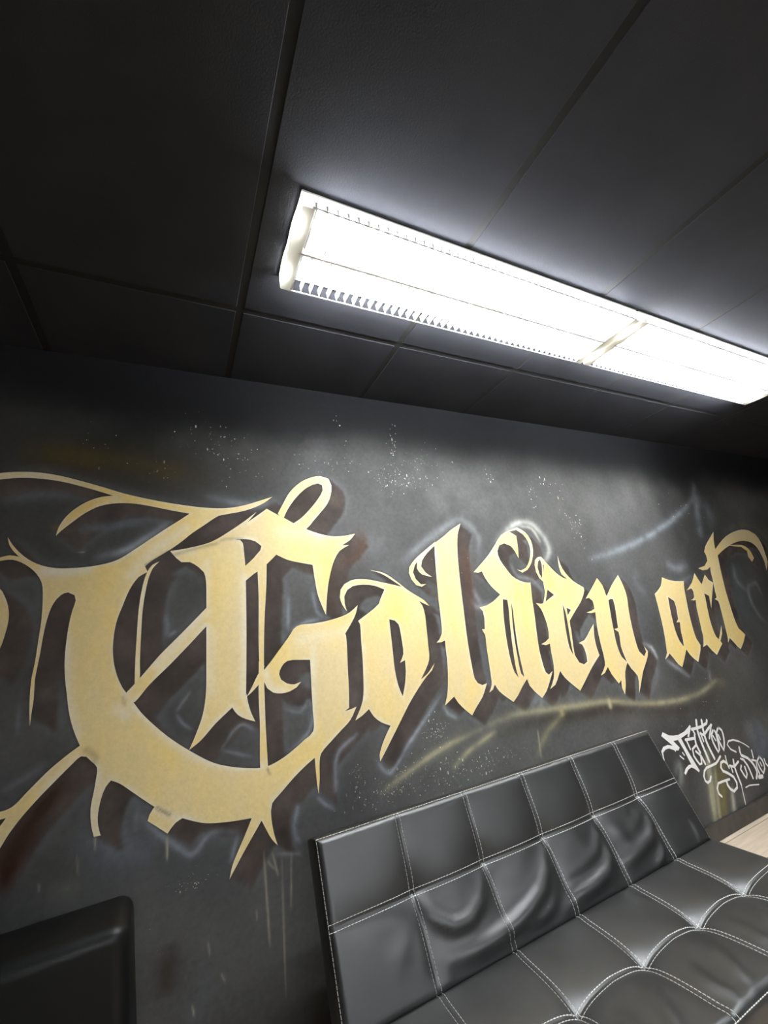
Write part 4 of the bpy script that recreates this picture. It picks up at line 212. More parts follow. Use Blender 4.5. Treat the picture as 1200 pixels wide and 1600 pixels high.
 ([(2.9947,0.1965),(2.9868,0.1783),(2.9789,0.1601),(2.9711,0.1421),(2.9634,0.1242),(2.9557,0.1064),(2.948,0.0888),(2.9404,0.0712),(2.9329,0.0538),(2.9254,0.0365),(2.9179,0.0193)],0.0136,(0.34,0.34,0.29),1.1),
 ([(2.9316,0.3466),(2.9265,0.3263),(2.9214,0.3061),(2.9164,0.2861),(2.9114,0.2662),(2.9064,0.2464),(2.9014,0.2267),(2.8965,0.2072),(2.8916,0.1877)],0.0371,(0.12,0.105,0.045),0.7),
 ([(3.0856,0.1581),(3.0855,0.1243),(3.0854,0.0908)],0.0190,(0.15,0.145,0.13),0.5),
 ([(0.2833,0.6401),(0.2949,0.3704)],0.0022,(0.34,0.32,0.24),0.6),
 ([(0.3111,0.6322),(0.3295,0.5526)],0.0022,(0.34,0.32,0.24),0.6),
 ([(0.3431,0.6137),(0.3399,0.2217)],0.0021,(0.34,0.32,0.24),0.35),
 ([(0.3766,0.6137),(0.3682,0.4499)],0.0022,(0.34,0.32,0.24),0.4),
 ([(0.2951,0.6089),(0.3196,0.574)],0.0022,(0.34,0.32,0.24),0.4),
 ([(-0.0143,0.768),(-0.0125,0.6981)],0.0020,(0.34,0.32,0.24),0.8),
 ([(-0.2104,0.8212),(-0.2061,0.7788)],0.0019,(0.34,0.32,0.24),0.6),
 ([(0.1075,0.452),(0.1131,0.4099)],0.0020,(0.34,0.32,0.24),0.5),
 ([(0.2536,0.487),(0.2567,0.4515)],0.0021,(0.34,0.32,0.24),0.4),
 ([(-0.3386,0.7389),(-0.335,0.7151)],0.0018,(0.34,0.32,0.24),0.4),
 ([(-0.2523,0.7838),(-0.245,0.7259)],0.0018,(0.34,0.32,0.24),0.35),
 ([(1.5907,0.7738),(1.5803,0.6502)],0.0036,(0.34,0.32,0.24),0.6),
 ([(0.0637,0.3123),(0.071,0.2796)],0.0018,(0.34,0.32,0.24),0.5),
 ([(0.1444,0.3589),(0.1572,0.3305)],0.0020,(0.34,0.32,0.24),0.4),
 ([(-0.3515,0.8836),(-0.3626,0.8708),(-0.3741,0.8587),(-0.3851,0.8464),(-0.3951,0.8335),(-0.4033,0.8192),(-0.4091,0.8035),(-0.4132,0.7866),(-0.4162,0.7693),(-0.419,0.7519),(-0.4222,0.7351)],0.0215,(0.03,0.012,0.008),0.9),
 ([(-0.284,1.0013),(-0.2988,0.9841),(-0.3135,0.9673),(-0.3279,0.9507),(-0.3417,0.934),(-0.3545,0.9169),(-0.3708,0.8925),(-0.3861,0.8679),(-0.4006,0.8435),(-0.4147,0.8196),(-0.4287,0.7963)],0.0196,(0.03,0.016,0.011),0.9),
 ([(0.347,0.6989),(0.3665,0.6357)],0.0191,(0.022,0.018,0.015),0.9),
 ([(0.7114,1.772),(0.7286,1.762),(0.7475,1.7528),(0.7632,1.7417),(0.7705,1.7261),(0.7671,1.7052),(0.7556,1.6853),(0.7394,1.6673),(0.7217,1.6521),(0.7035,1.6419),(0.6834,1.6356),(0.6627,1.6308),(0.6426,1.6254)],0.0217,(0.075,0.05,0.037),0.75),
 ([(0.6265,1.6117),(0.618,1.5866),(0.6094,1.5618),(0.601,1.5373),(0.5934,1.5129),(0.5871,1.4885),(0.5844,1.4725),(0.5829,1.4564),(0.5822,1.4403),(0.5816,1.4243),(0.5807,1.4084)],0.0193,(0.06,0.044,0.034),0.8),
 ([(1.3369,1.7032),(1.3358,1.6692),(1.3347,1.6355),(1.3337,1.6022),(1.3326,1.5691),(1.3315,1.5363),(1.33,1.4973),(1.3285,1.4588),(1.3269,1.4206),(1.3253,1.3829),(1.3238,1.3455)],0.0217,(0.075,0.045,0.033),0.75),
 ([(0.6438,0.7378),(0.7203,0.7397),(0.8001,0.7417),(0.8834,0.7438),(0.9704,0.7458),(1.0615,0.7478),(1.1705,0.7499),(1.2856,0.752),(1.4071,0.754),(1.5357,0.7562),(1.672,0.7585)],0.1203,(0.115,0.115,0.105),0.65),
 ([(0.8915,0.8808),(1.0837,0.8692)],0.0610,(0.1,0.1,0.095),0.5),
]
GOLD_MIST = [
 ([(-0.4047,1.6325),(-0.3931,1.6318),(-0.3813,1.6311),(-0.3695,1.6305),(-0.3577,1.6305),(-0.3436,1.6312),(-0.3294,1.6323),(-0.3151,1.6337),(-0.3007,1.6351),(-0.2861,1.6364)],0.0140,0.75),
 ([(-0.3243,1.4028),(-0.3209,1.3661),(-0.3178,1.33),(-0.3146,1.2942),(-0.3107,1.2589),(-0.3056,1.2238),(-0.3009,1.2001),(-0.295,1.1766),(-0.2885,1.1532),(-0.2818,1.1299),(-0.2755,1.1067)],0.0109,0.45),
 ([(-0.1159,1.1614),(-0.0978,1.1407),(-0.0798,1.1196),(-0.0617,1.0986),(-0.0431,1.078),(-0.0237,1.058),(-0.0051,1.0397),(0.014,1.0217),(0.0338,1.0043),(0.0543,0.9879),(0.0759,0.973),(0.0992,0.9592),(0.1235,0.9469),(0.1485,0.9358),(0.174,0.9257),(0.2,0.9165),(0.2179,0.9115),(0.2361,0.9081),(0.2544,0.9056),(0.273,0.9033),(0.2918,0.9006)],0.0101,0.6),
 ([(-0.1506,1.6056),(-0.1416,1.6194),(-0.1327,1.6337),(-0.1237,1.648),(-0.1139,1.6617),(-0.1029,1.6744),(-0.0797,1.6966),(-0.0551,1.718),(-0.0294,1.739),(-0.003,1.7602),(0.0237,1.7823)],0.0138,0.45),
 ([(0.1119,1.3782),(0.11,1.1783)],0.0158,0.35),
 ([(-0.1672,1.1663),(-0.1444,1.1428)],0.0135,0.5),
 ([(-0.0595,1.288),(0.083,1.4506)],0.0129,0.5),
 ([(0.1,1.6437),(0.1029,1.4489)],0.0115,0.4),
 ([(0.2369,1.5874),(0.236,1.5367),(0.2352,1.4868),(0.2343,1.4378),(0.2333,1.3895),(0.2321,1.3421),(0.2307,1.3025),(0.229,1.2634),(0.2273,1.225),(0.2255,1.187),(0.2238,1.1496)],0.0094,0.5),
 ([(0.4518,1.3182),(0.6462,1.3363)],0.0209,0.3),
 ([(-0.023,1.687),(0.0474,1.6954)],0.0117,0.5),
 ([(-0.1286,0.9212),(-0.1106,0.9046),(-0.0927,0.8876),(-0.0746,0.8707),(-0.0559,0.8545),(-0.0363,0.8394),(-0.0184,0.828),(0.0002,0.8179),(0.0193,0.8086),(0.0387,0.7995),(0.0581,0.7898)],0.0094,0.4),
 ([(0.5029,1.2875),(0.4788,1.0056)],0.0101,0.4),
 ([(0.3093,1.2159),(0.3136,1.2001),(0.3172,1.1841),(0.3223,1.1688),(0.331,1.1554),(0.3449,1.1473),(0.3619,1.1442),(0.379,1.1411)],0.0092,0.5),
 ([(0.7153,1.2631),(0.7055,1.0611)],0.0109,0.4),
 ([(0.395,1.772),(0.5633,1.7486)],0.0224,0.25),
 ([(-0.4966,1.75),(-0.448,1.6794)],0.0110,0.4),
 ([(-0.5528,1.9707),(-0.5325,1.9711),(-0.5119,1.9718),(-0.491,1.9724),(-0.4699,1.9721),(-0.4485,1.97),(-0.4152,1.9642),(-0.3814,1.9566),(-0.347,1.9479),(-0.3122,1.9388),(-0.2766,1.93)],0.0104,0.35),
 ([(-0.3249,1.7954),(-0.2149,1.8949)],0.0109,0.3),
 ([(3.82,1.7205),(3.8835,1.7337),(3.9502,1.7506),(4.0173,1.7661),(4.0812,1.775),(4.1385,1.772),(4.1978,1.751),(4.2394,1.7197),(4.2706,1.6826),(4.2992,1.644),(4.3332,1.6081)],0.0628,0.35),
 ([(-0.359,0.9676),(-0.2715,1.0516)],0.0086,0.3),
 ([(-0.2153,0.8985),(-0.2028,0.9653)],0.0086,0.3),
]
GOLD_SOOT = [
 ([(-0.0228,1.6772),(-0.0047,1.6827),(0.0136,1.6884),(0.0321,1.6941),(0.0509,1.6997),(0.07,1.7051),(0.0836,1.7088),(0.0974,1.7122),(0.1114,1.7154),(0.1255,1.7187),(0.1397,1.7221)],0.0049,0.45),
 ([(-0.1059,1.6435),(-0.0361,1.6922)],0.0036,0.6),
 ([(-0.2474,1.0611),(-0.2371,1.0519),(-0.2268,1.0428),(-0.2204,1.0319),(-0.2255,1.0231),(-0.2362,1.0173)],0.0071,0.4),
 ([(-0.0458,0.8526),(-0.0084,0.8233)],0.0038,0.7),
 ([(-0.1498,1.179),(-0.1562,1.1998)],0.0038,0.4),
 ([(0.6991,1.2781),(0.654,1.265)],0.0055,0.4),
 ([(0.2445,1.7181),(0.2439,1.6914)],0.0051,0.4),
 ([(0.1517,1.7324),(0.1686,1.7402),(0.1843,1.7409),(0.2002,1.7407),(0.2162,1.7401),(0.2324,1.7396)],0.0046,0.4),
 ([(0.305,0.8894),(0.311,0.8676)],0.0026,0.6),
]
SPECKS = [
 (0.1159,2.194,0.1511,0.1050,40,0.0030),
 (0.192,2.0968,0.2347,0.1050,50,0.0033),
 (-0.0714,2.02,0.1101,0.0675,16,0.0030),
 (0.6519,2.102,0.1603,0.0994,45,0.0036),
 (0.9858,2.2532,0.0306,0.0821,24,0.0045),
 (0.988,2.0467,0.1299,0.0778,110,0.0042),
 (1.148,2.103,0.1760,0.1277,70,0.0033),
 (1.5939,2.09,0.0659,0.0410,16,0.0049),
 (1.8957,1.9893,0.0416,0.0940,18,0.0051),
 (2.0192,2.0901,0.0991,0.0357,18,0.0049),
 (2.1362,1.9357,0.0798,0.1319,20,0.0044),
 (2.2286,1.7395,0.0456,0.1300,24,0.0048),
 (2.2082,1.8129,0.0684,0.0693,20,0.0043),
 (1.017,0.8691,0.0586,0.0681,80,0.0032),
 (1.0512,0.8753,0.0470,0.0341,40,0.0032),
 (0.9337,0.7513,0.1907,0.0557,100,0.0028),
 (1.0528,0.7008,0.1310,0.0700,90,0.0030),
 (1.2578,0.6929,0.1397,0.0514,90,0.0031),
 (0.7507,0.7125,0.1674,0.0577,170,0.0027),
 (0.6504,0.8024,0.0374,0.0309,36,0.0022),
 (1.3907,0.7036,0.1506,0.0360,50,0.0023),
 (0.0602,0.6083,0.0319,0.0102,30,0.0017),
 (0.0416,0.6225,0.0996,0.0341,30,0.0014),
 (2.9597,0.6614,0.3896,0.1947,50,0.0031),
 (3.3313,1.9192,0.3241,0.1677,20,0.0045),
 (1.2309,1.6713,0.2340,0.1342,12,0.0027),
 (0.7038,2.3288,0.0344,0.0281,5,0.0049),
 (-0.2669,2.0982,0.1206,0.0782,14,0.0023),
 (-0.0262,0.4982,0.2163,0.1443,12,0.0013),
]

# ------------------------------------------------------------------ helpers
def link(o, parent=None):
    COL.objects.link(o)
    if parent is not None: o.parent = parent
    return o

def mesh_obj(name, verts, faces, mat, parent=None, smooth=False):
    me = bpy.data.meshes.new(name)
    me.from_pydata([tuple(v) for v in verts], [], [tuple(f) for f in faces])
    if mat is not None:
        for m in (mat if isinstance(mat, (list, tuple)) else [mat]): me.materials.append(m)
    if smooth: me.polygons.foreach_set('use_smooth', [True] * len(me.polygons))
    me.update()
    return link(bpy.data.objects.new(name, me), parent)

def bm_obj(name, bm, mat, parent=None, smooth=False):
    me = bpy.data.meshes.new(name)
    bmesh.ops.recalc_face_normals(bm, faces=bm.faces[:])
    bm.to_mesh(me); bm.free()
    for m in (mat if isinstance(mat, (list, tuple)) else [mat]): me.materials.append(m)
    if smooth: me.polygons.foreach_set('use_smooth', [True] * len(me.polygons))
    return link(bpy.data.objects.new(name, me), parent)

def add_box(bm, lo, hi, bevel=0.0, seg=2, mi=0):
    r = bmesh.ops.create_cube(bm, size=1.0)
    vs = r['verts']
    for v in vs:
        v.co = Vector([lo[i] + (v.co[i] + .5) * (hi[i] - lo[i]) for i in range(3)])
    fs = list({f for v in vs for f in v.link_faces})
    for f in fs: f.material_index = mi
    if bevel > 0:
        es = list({e for v in vs for e in v.link_edges})
        bmesh.ops.bevel(bm, geom=es, offset=bevel, segments=seg, affect='EDGES', profile=.5)

def add_tube(bm, p, q, r, n=12, r2=None):
    p, q = Vector(p), Vector(q); d = (q - p); l = d.length
    m = Matrix.Translation((p + q) / 2) @ d.to_track_quat('Z', 'Y').to_matrix().to_4x4()
    bmesh.ops.create_cone(bm, cap_ends=True, segments=n, radius1=r, radius2=r if r2 is None else r2, depth=l, matrix=m)

def empty(name, loc, label, cat, group=None):
    o = link(bpy.data.objects.new(name, None)); o.location = loc; o.empty_display_size = .1
    o['label'] = label; o['category'] = cat
    if group: o['group'] = group
    return o

def struct(o): o['kind'] = 'structure'; return o

class NT:
    def __init__(self, name):
        self.m = bpy.data.materials.new(name); self.m.use_nodes = True
        self.t = self.m.node_tree; self.b = self.t.nodes['Principled BSDF']
    def n(self, kind, **kw):
        nd = self.t.nodes.new(kind)
        for k, v in kw.items(): setattr(nd, k, v)
        return nd
    def l(self, a, b): self.t.links.new(a, b)
    def set(self, **kw):
        for k, v in kw.items():
            i = self.b.inputs[k.replace('_', ' ')]
            i.default_value = (*v, 1) if isinstance(v, tuple) and len(v) == 3 else v
    def coord(self): return self.n('ShaderNodeTexCoord').outputs['Object']
    def noise(self, scale, detail=4, rough=.55, vec=None):
        nd = self.n('ShaderNodeTexNoise'); nd.inputs['Scale'].default_value = scale
        nd.inputs['Detail'].default_value = detail; nd.inputs['Roughness'].default_value = rough
        self.l(vec or self.coord(), nd.inputs['Vector']); return nd.outputs['Fac']
    def ramp(self, fac, stops):
        nd = self.n('ShaderNodeValToRGB'); e = nd.color_ramp.elements
        while len(e) < len(stops): e.new(.5)
        for el, (p, c) in zip(e, stops): el.position = p; el.color = (*c, 1) if len(c) == 3 else c
        self.l(fac, nd.inputs['Fac']); return nd.outputs['Color']
    def bump(self, h, strength, dist):
        nd = self.n('ShaderNodeBump'); nd.inputs['Strength'].default_value = strength
        nd.inputs['Distance'].default_value = dist
        self.l(h, nd.inputs['Height']); self.l(nd.outputs['Normal'], self.b.inputs['Normal'])
    def mix(self, fac, a, b, mode='MIX'):
        nd = self.n('ShaderNodeMix', data_type='RGBA', blend_type=mode)
        for s, v in ((nd.inputs[0], fac), (nd.inputs[6], a), (nd.inputs[7], b)):
            if hasattr(v, 'node'): self.l(v, s)
            elif isinstance(v, tuple): s.default_value = (*v, 1)
            else: s.default_value = v
        return nd.outputs[2]

def plain(name, col, rough=.6, metal=0.0, noise_amt=.15, scale=30):
    t = NT(name); t.set(Roughness=rough, Metallic=metal)
    lo = tuple(c * (1 - noise_amt) for c in col); hi = tuple(min(1, c * (1 + noise_amt)) for c in col)
    t.l(t.ramp(t.noise(scale), [(.3, lo), (.7, hi)]), t.b.inputs['Base Color'])
    return t.m

# ------------------------------------------------------------------ materials
def mat_mural():
    t = NT('mural_paint'); t.set(Roughness=.75, Specular_IOR_Level=.06)
    at = t.n('ShaderNodeAttribute', attribute_name='paint')
    nz = t.ramp(t.noise(55, 5, .65), [(.25, (.86,) * 3), (.75, (1.16,) * 3)])
    t.l(t.mix(1.0, at.outputs['Color'], nz, 'MULTIPLY'), t.b.inputs['Base Color'])
    t.bump(t.noise(160, 3), .25, .0015)
    return t.m

def mat_gold():
    t = NT('gold_paint'); t.set(Roughness=.55, Specular_IOR_Level=.35)
    at = t.n('ShaderNodeAttribute', attribute_name='edge')
    co = t.coord()
    mp = t.n('ShaderNodeMapping'); mp.inputs['Scale'].default_value = (1.0, 1.0, .45); t.l(co, mp.inputs['Vector'])
    n1 = t.noise(6, 3, .55, mp.outputs['Vector'])
    core = t.ramp(n1, [(.3, (.76, .62, .34)), (.52, (.80, .63, .29)), (.72, (.84, .63, .22))])
    rim = (.80, .71, .50)
    # edge: 0 on the outline .. 1 at 30 mm inside, broken up with noise
    add = t.n('ShaderNodeMath', operation='MULTIPLY_ADD')
    t.l(t.noise(7, 4, .6, co), add.inputs[0]); add.inputs[1].default_value = 1.5
    t.l(at.outputs['Fac'], add.inputs[2])
    f = t.ramp(add.outputs[0], [(.60, (0, 0, 0)), (1.25, (1, 1, 1))])
    sep = t.n('ShaderNodeSeparateColor'); t.l(f, sep.inputs[0])
    c = t.mix(sep.outputs[0], rim, core)
    mist = t.n('ShaderNodeAttribute', attribute_name='mist'); soot = t.n('ShaderNodeAttribute', attribute_name='soot')
    c = t.mix(mist.outputs['Fac'], c, (.84, .80, .68)); c = t.mix(soot.outputs['Fac'], c, (.20, .14, .07))
    fine = t.ramp(t.noise(70, 5, .7, co), [(.3, (.93,) * 3), (.7, (1.06,) * 3)])
    t.l(t.mix(1.0, c, fine, 'MULTIPLY'), t.b.inputs['Base Color'])
    t.bump(t.noise(95, 4), .35, .002)
    return t.m

def mat_leather():
    t = NT('black_leather'); t.set(Specular_IOR_Level=.85)
    co = t.coord()
    t.l(t.ramp(t.noise(14, 3, .5, co), [(.3, (.011, .011, .011)), (.7, (.017, .017, .0165))]), t.b.inputs['Base Color'])
    r = t.n('ShaderNodeMapRange'); r.inputs['To Min'].default_value = .37; r.inputs['To Max'].default_value = .47
    t.l(t.noise(6, 3, .5, co), r.inputs['Value']); t.l(r.outputs['Result'], t.b.inputs['Roughness'])
    v = t.n('ShaderNodeTexVoronoi'); v.inputs['Scale'].default_value = 420; t.l(co, v.inputs['Vector'])
    t.bump(v.outputs['Distance'], .10, .0006)
    return t.m

def mat_ceiling():
    t = NT('ceiling_black'); t.set(Roughness=.9, Specular_IOR_Level=.1)
    t.l(t.ramp(t.noise(3.5, 3), [(.3, (.0225, .0235, .0285)), (.7, (.029, .030, .0355))]), t.b.inputs['Base Color'])
    t.bump(t.noise(240, 3), .3, .002)
    return t.m

def mat_floor():
    t = NT('light_oak_floor'); t.set(Roughness=.42)
    co = t.coord()
    br = t.n('ShaderNodeTexBrick'); br.offset = .37
    for k, v in (('Scale', 1.0), ('Brick Width', 1.2), ('Row Height', .19), ('Mortar Size', .0022), ('Bias', 0.0)):
        br.inputs[k].default_value = v
    br.inputs['Color1'].default_value = (.72, .59, .45, 1); br.inputs['Color2'].default_value = (.80, .68, .54, 1)
    br.inputs['Mortar'].default_value = (.25, .18, .12, 1)
    t.l(co, br.inputs['Vector'])
    mp = t.n('ShaderNodeMapping'); mp.inputs['Scale'].default_value = (2, 26, 2); t.l(co, mp.inputs['Vector'])
    g = t.ramp(t.noise(2.2, 6, .6, mp.outputs['Vector']), [(.3, (.86, .84, .80)), (.7, (1.08, 1.08, 1.08))])
    t.l(t.mix(1.0, br.outputs['Color'], g, 'MULTIPLY'), t.b.inputs['Base Color'])
    return t.m

def mat_tube():
    t = NT('lit_tube'); t.set(Base_Color=(.9, .9, .9), Emission_Color=(.93, .965, 1.0), Emission_Strength=TUBE_STRENGTH)
    return t.m

M_MURAL, M_GOLD, M_LEATHER, M_CEIL, M_FLOOR, M_TUBE = mat_mural(), mat_gold(), mat_leather(), mat_ceiling(), mat_floor(), mat_tube()
M_WHITE = plain('white_tag_paint', (.86, .86, .85), .5, 0, .04)
M_DARKWALL = plain('dark_wall_paint', (.035, .035, .036), .7, 0, .15, 4)
M_BASE = plain('baseboard_black', (.040, .037, .032), .5, 0, .35, 18)
M_THREAD = plain('white_thread', (.80, .79, .75), .7, 0, .08, 60)
M_LAMP = plain('white_enamel', (.82, .82, .80), .4, 0, .03)
M_LOUVER = plain('brushed_louver', (.80, .80, .79), .35, .3, .04, 50)
def mat_matte_leather():
    t = NT('matte_black_leather'); t.set(Base_Color=(.005, .005, .005), Roughness=.42, Specular_IOR_Level=.20)
    v = t.n('ShaderNodeTexVoronoi'); v.inputs['Scale'].default_value = 420; t.l(t.coord(), v.inputs['Vector'])
    t.bump(v.outputs['Distance'], .08, .0006)
    return t.m
M_MATTE = mat_matte_leather()
M_GRID = plain('black_grid', (.004, .004, .004), .95, 0, .2)
def mat_endplate():
    t = NT('translucent_end_plastic'); t.set(Base_Color=(.86, .85, .81), Roughness=.5)
    tr = t.n('ShaderNodeBsdfTranslucent'); tr.inputs['Color'].default_value = (.86, .83, .73, 1)
    mx = t.n('ShaderNodeMixShader'); mx.inputs[0].default_value = .5
    t.l(t.b.outputs[0], mx.inputs[1]); t.l(tr.outputs[0], mx.inputs[2])
    t.l(mx.outputs[0], t.t.nodes['Material Output'].inputs['Surface'])
    return t.m
M_END = mat_endplate()
M_METAL = plain('black_steel', (.03, .03, .03), .35, .8, .1)
M_PLASTIC = plain('black_plastic', (.012, .012, .012), .5, 0, .1)

# ------------------------------------------------------------------ room shell
struct(mesh_obj('floor', [(X0, Y0, 0), (X1, Y0, 0), (X1, WALL_Y, 0), (X0, WALL_Y, 0)], [(0, 1, 2, 3)], M_FLOOR))
struct(mesh_obj('wall_left', [(X0, Y0, 0), (X0, WALL_Y, 0), (X0, WALL_Y, CEIL_Z), (X0, Y0, CEIL_Z)], [(0, 1, 2, 3)], M_DARKWALL))
struct(mesh_obj('wall_right', [(X1, Y0, 0), (X1, Y0, CEIL_Z), (X1, WALL_Y, CEIL_Z), (X1, WALL_Y, 0)], [(0, 1, 2, 3)], M_DARKWALL))
struct(mesh_obj('wall_front', [(X0, Y0, 0), (X0, Y0, CEIL_Z), (X1, Y0, CEIL_Z), (X1, Y0, 0)], [(0, 1, 2, 3)], M_DARKWALL))

# ceiling: black mineral tiles with near-flush black grid bars between them
PIT, GAP = .651, .026
gx = [(.105 * 1.75) + PIT * k for k in range(-6, 12)]
gy = [(.752 * 1.75) - PIT * 2 * k for k in range(-2, 6)][::-1]
bm = bmesh.new()
xs = [X0] + [x for x in gx if X0 + .05 < x < X1 - .05] + [X1]
ys = [Y0] + [y for y in gy if Y0 + .05 < y < WALL_Y - .05] + [WALL_Y]
for i in range(len(xs) - 1):
    for j in range(len(ys) - 1):
        a, b = xs[i] + GAP / 2 * (i > 0), xs[i + 1] - GAP / 2 * (i < len(xs) - 2)
        c, d = ys[j] + GAP / 2 * (j > 0), ys[j + 1] - GAP / 2 * (j < len(ys) - 2)
        dz = random.uniform(-.0005, .0005)
        add_box(bm, (a, c, CEIL_Z + dz), (b, d, CEIL_Z + .018), .001, 1, 0)
add_box(bm, (X0, Y0, CEIL_Z + .0015), (X1, WALL_Y, CEIL_Z + .03), 0, 1, 1)
struct(bm_obj('ceiling', bm, [M_CEIL, M_GRID]))

# ------------------------------------------------------------------ painted wall
CELL = .004
PX0, PX1, PZ0, PZ1 = -.80, 5.0, .10, CEIL_Z
nx, nz = int((PX1 - PX0) / CELL) + 1, int((PZ1 - PZ0) / CELL) + 1
gxs = np.linspace(PX0, PX1, nx); gzs = np.linspace(PZ0, PZ1, nz)

def blur(a, s):
    """separable gaussian, s in cells"""
    r = max(1, int(3 * s)); k = np.exp(-.5 * (np.arange(-r, r + 1) / s) ** 2); k /= k.sum()
    for ax in (0, 1):
        p = np.pad(a, [(r, r) if i == ax else (0, 0) for i in range(2)], mode='edge')
        out = np.zeros_like(a)
        for i, w in enumerate(k):
            out += w * (p[i:i + a.shape[0], :] if ax == 0 else p[:, i:i + a.shape[1]])
        a = out
    return a

def fill_mask(poly):
    p = np.array(poly); q = np.roll(p, -1, axis=0)
    cnt = np.zeros((nz, nx + 1), np.int32)
    for (ax, az), (bx, bz) in zip(p, q):
        if az == bz: continue
        if az > bz: ax, az, bx, bz = bx, bz, ax, az
        i0 = np.searchsorted(gzs, az, 'left'); i1 = np.searchsorted(gzs, bz, 'left')
        if i1 <= i0: continue
        rows = np.arange(i0, i1)
        xc = ax + (gzs[rows] - az) / (bz - az) * (bx - ax)
        np.add.at(cnt, (rows, np.searchsorted(gxs, xc, 'left')), 1)
    return (np.cumsum(cnt, axis=1)[:, :nx] % 2).astype(bool)

def value_noise(cells, seed):
    g = np.random.default_rng(seed).random((int(nz / cells) + 3, int(nx / cells) + 3))
    iz = np.arange(nz) / cells; ix = np.arange(nx) / cells
    z0 = iz.astype(int); x0 = ix.astype(int)
    fz = iz - z0; fx = ix - x0; fz = (fz * fz * (3 - 2 * fz))[:, None]; fx = (fx * fx * (3 - 2 * fx))[None, :]
    return ((g[z0][:, x0] * (1 - fx) + g[z0][:, x0 + 1] * fx) * (1 - fz)
            + (g[z0 + 1][:, x0] * (1 - fx) + g[z0 + 1][:, x0 + 1] * fx) * fz)

def fbm(c, seed, oct=4):
    a, s, t = 0, 1.0, 0
    for i in range(oct):
        a = a + s * value_noise(max(2, c / 2 ** i), seed + i); t += s; s *= .55
    return a / t

def paint_wall():
    XX, ZZ = np.meshgrid(gxs, gzs)
    n1, n2, n3 = fbm(180, 3), fbm(60, 20), fbm(24, 40, 3)
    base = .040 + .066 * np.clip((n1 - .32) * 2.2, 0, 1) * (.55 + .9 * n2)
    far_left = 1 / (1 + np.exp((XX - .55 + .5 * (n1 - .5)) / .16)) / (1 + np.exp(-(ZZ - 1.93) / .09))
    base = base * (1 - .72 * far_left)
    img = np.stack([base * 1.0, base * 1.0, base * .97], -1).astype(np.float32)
    def lay(mask, col):
        m = np.clip(mask, 0, 1)[..., None]
        img[:] = img * (1 - m) + np.array(col, np.float32) * m
    def strokes(items):
        for pts, s, c, k in items:
            p = np.array(pts); r = 3.2 * s
            i0, i1 = np.searchsorted(gxs, [p[:, 0].min() - r, p[:, 0].max() + r])
            j0, j1 = np.searchsorted(gzs, [p[:, 1].min() - r, p[:, 1].max() + r])
            if i1 <= i0 or j1 <= j0: continue
            sx, sz = XX[j0:j1, i0:i1], ZZ[j0:j1, i0:i1]
            d2 = np.full(sx.shape, 1e9); along = np.zeros(sx.shape)
            for q, (a, b) in enumerate(zip(p[:-1], p[1:])):
                ab = b - a; L = max(ab @ ab, 1e-9)
                t = np.clip(((sx - a[0]) * ab[0] + (sz - a[1]) * ab[1]) / L, 0, 1)
                dd = (sx - a[0] - t * ab[0]) ** 2 + (sz - a[1] - t * ab[1]) ** 2
                along = np.where(dd < d2, (q + t) / (len(p) - 1), along); d2 = np.minimum(d2, dd)
            taper = .12 + .88 * np.sin(math.pi * np.clip(along, 0, 1)) ** .6
            d = np.sqrt(d2) / s
            prof = .72 * np.exp(-.5 * (d * 1.25) ** 2) + .28 * np.exp(-.5 * (d / 1.5) ** 2)   # hard core, misty overspray
            m = k * 1.1 * prof * taper * np.clip(.25 + 1.5 * n3[j0:j1, i0:i1], 0, 1.3)
            if s > .04: m *= np.clip(.2 + 1.6 * n2[j0:j1, i0:i1], 0, 1.3)
            m = np.clip(m, 0, 1)[..., None]
            img[j0:j1, i0:i1] = img[j0:j1, i0:i1] * (1 - m) + np.array(c, np.float32) * m
    strokes([a for a in AIRBRUSH if a[1] > .03])
    # sprayed black band along the ceiling
    edge = 2.215 - .025 * XX + .05 * (n1 - .5) * 2
    lay(1 / (1 + np.exp(-(ZZ - edge) / .042)), (.007, .007, .008))
    # painted block letters' dark brown sides: the lettering swept down to the right
    mask = np.zeros((nz, nx), bool)
    for k, (adds, subs) in LETTERS.items():
        m = np.zeros((nz, nx), bool)
        for a in adds: m |= fill_mask(a)
        for s in subs: m &= ~fill_mask(s)
        mask |= m
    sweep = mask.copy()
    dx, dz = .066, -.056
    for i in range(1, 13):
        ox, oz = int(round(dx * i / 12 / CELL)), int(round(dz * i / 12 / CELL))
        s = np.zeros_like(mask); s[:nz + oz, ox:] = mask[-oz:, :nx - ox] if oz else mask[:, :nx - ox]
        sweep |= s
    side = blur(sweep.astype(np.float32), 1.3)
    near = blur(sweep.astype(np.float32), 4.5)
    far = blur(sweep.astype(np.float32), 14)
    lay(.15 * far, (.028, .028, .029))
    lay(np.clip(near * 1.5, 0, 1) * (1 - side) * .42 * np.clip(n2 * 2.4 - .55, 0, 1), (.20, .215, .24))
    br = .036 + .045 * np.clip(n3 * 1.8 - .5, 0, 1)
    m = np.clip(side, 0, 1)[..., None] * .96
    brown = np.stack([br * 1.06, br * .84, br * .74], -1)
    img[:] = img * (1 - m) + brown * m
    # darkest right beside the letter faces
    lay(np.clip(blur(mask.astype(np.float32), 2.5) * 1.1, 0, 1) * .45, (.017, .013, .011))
    strokes([a for a in AIRBRUSH if a[1] <= .03])
    return img

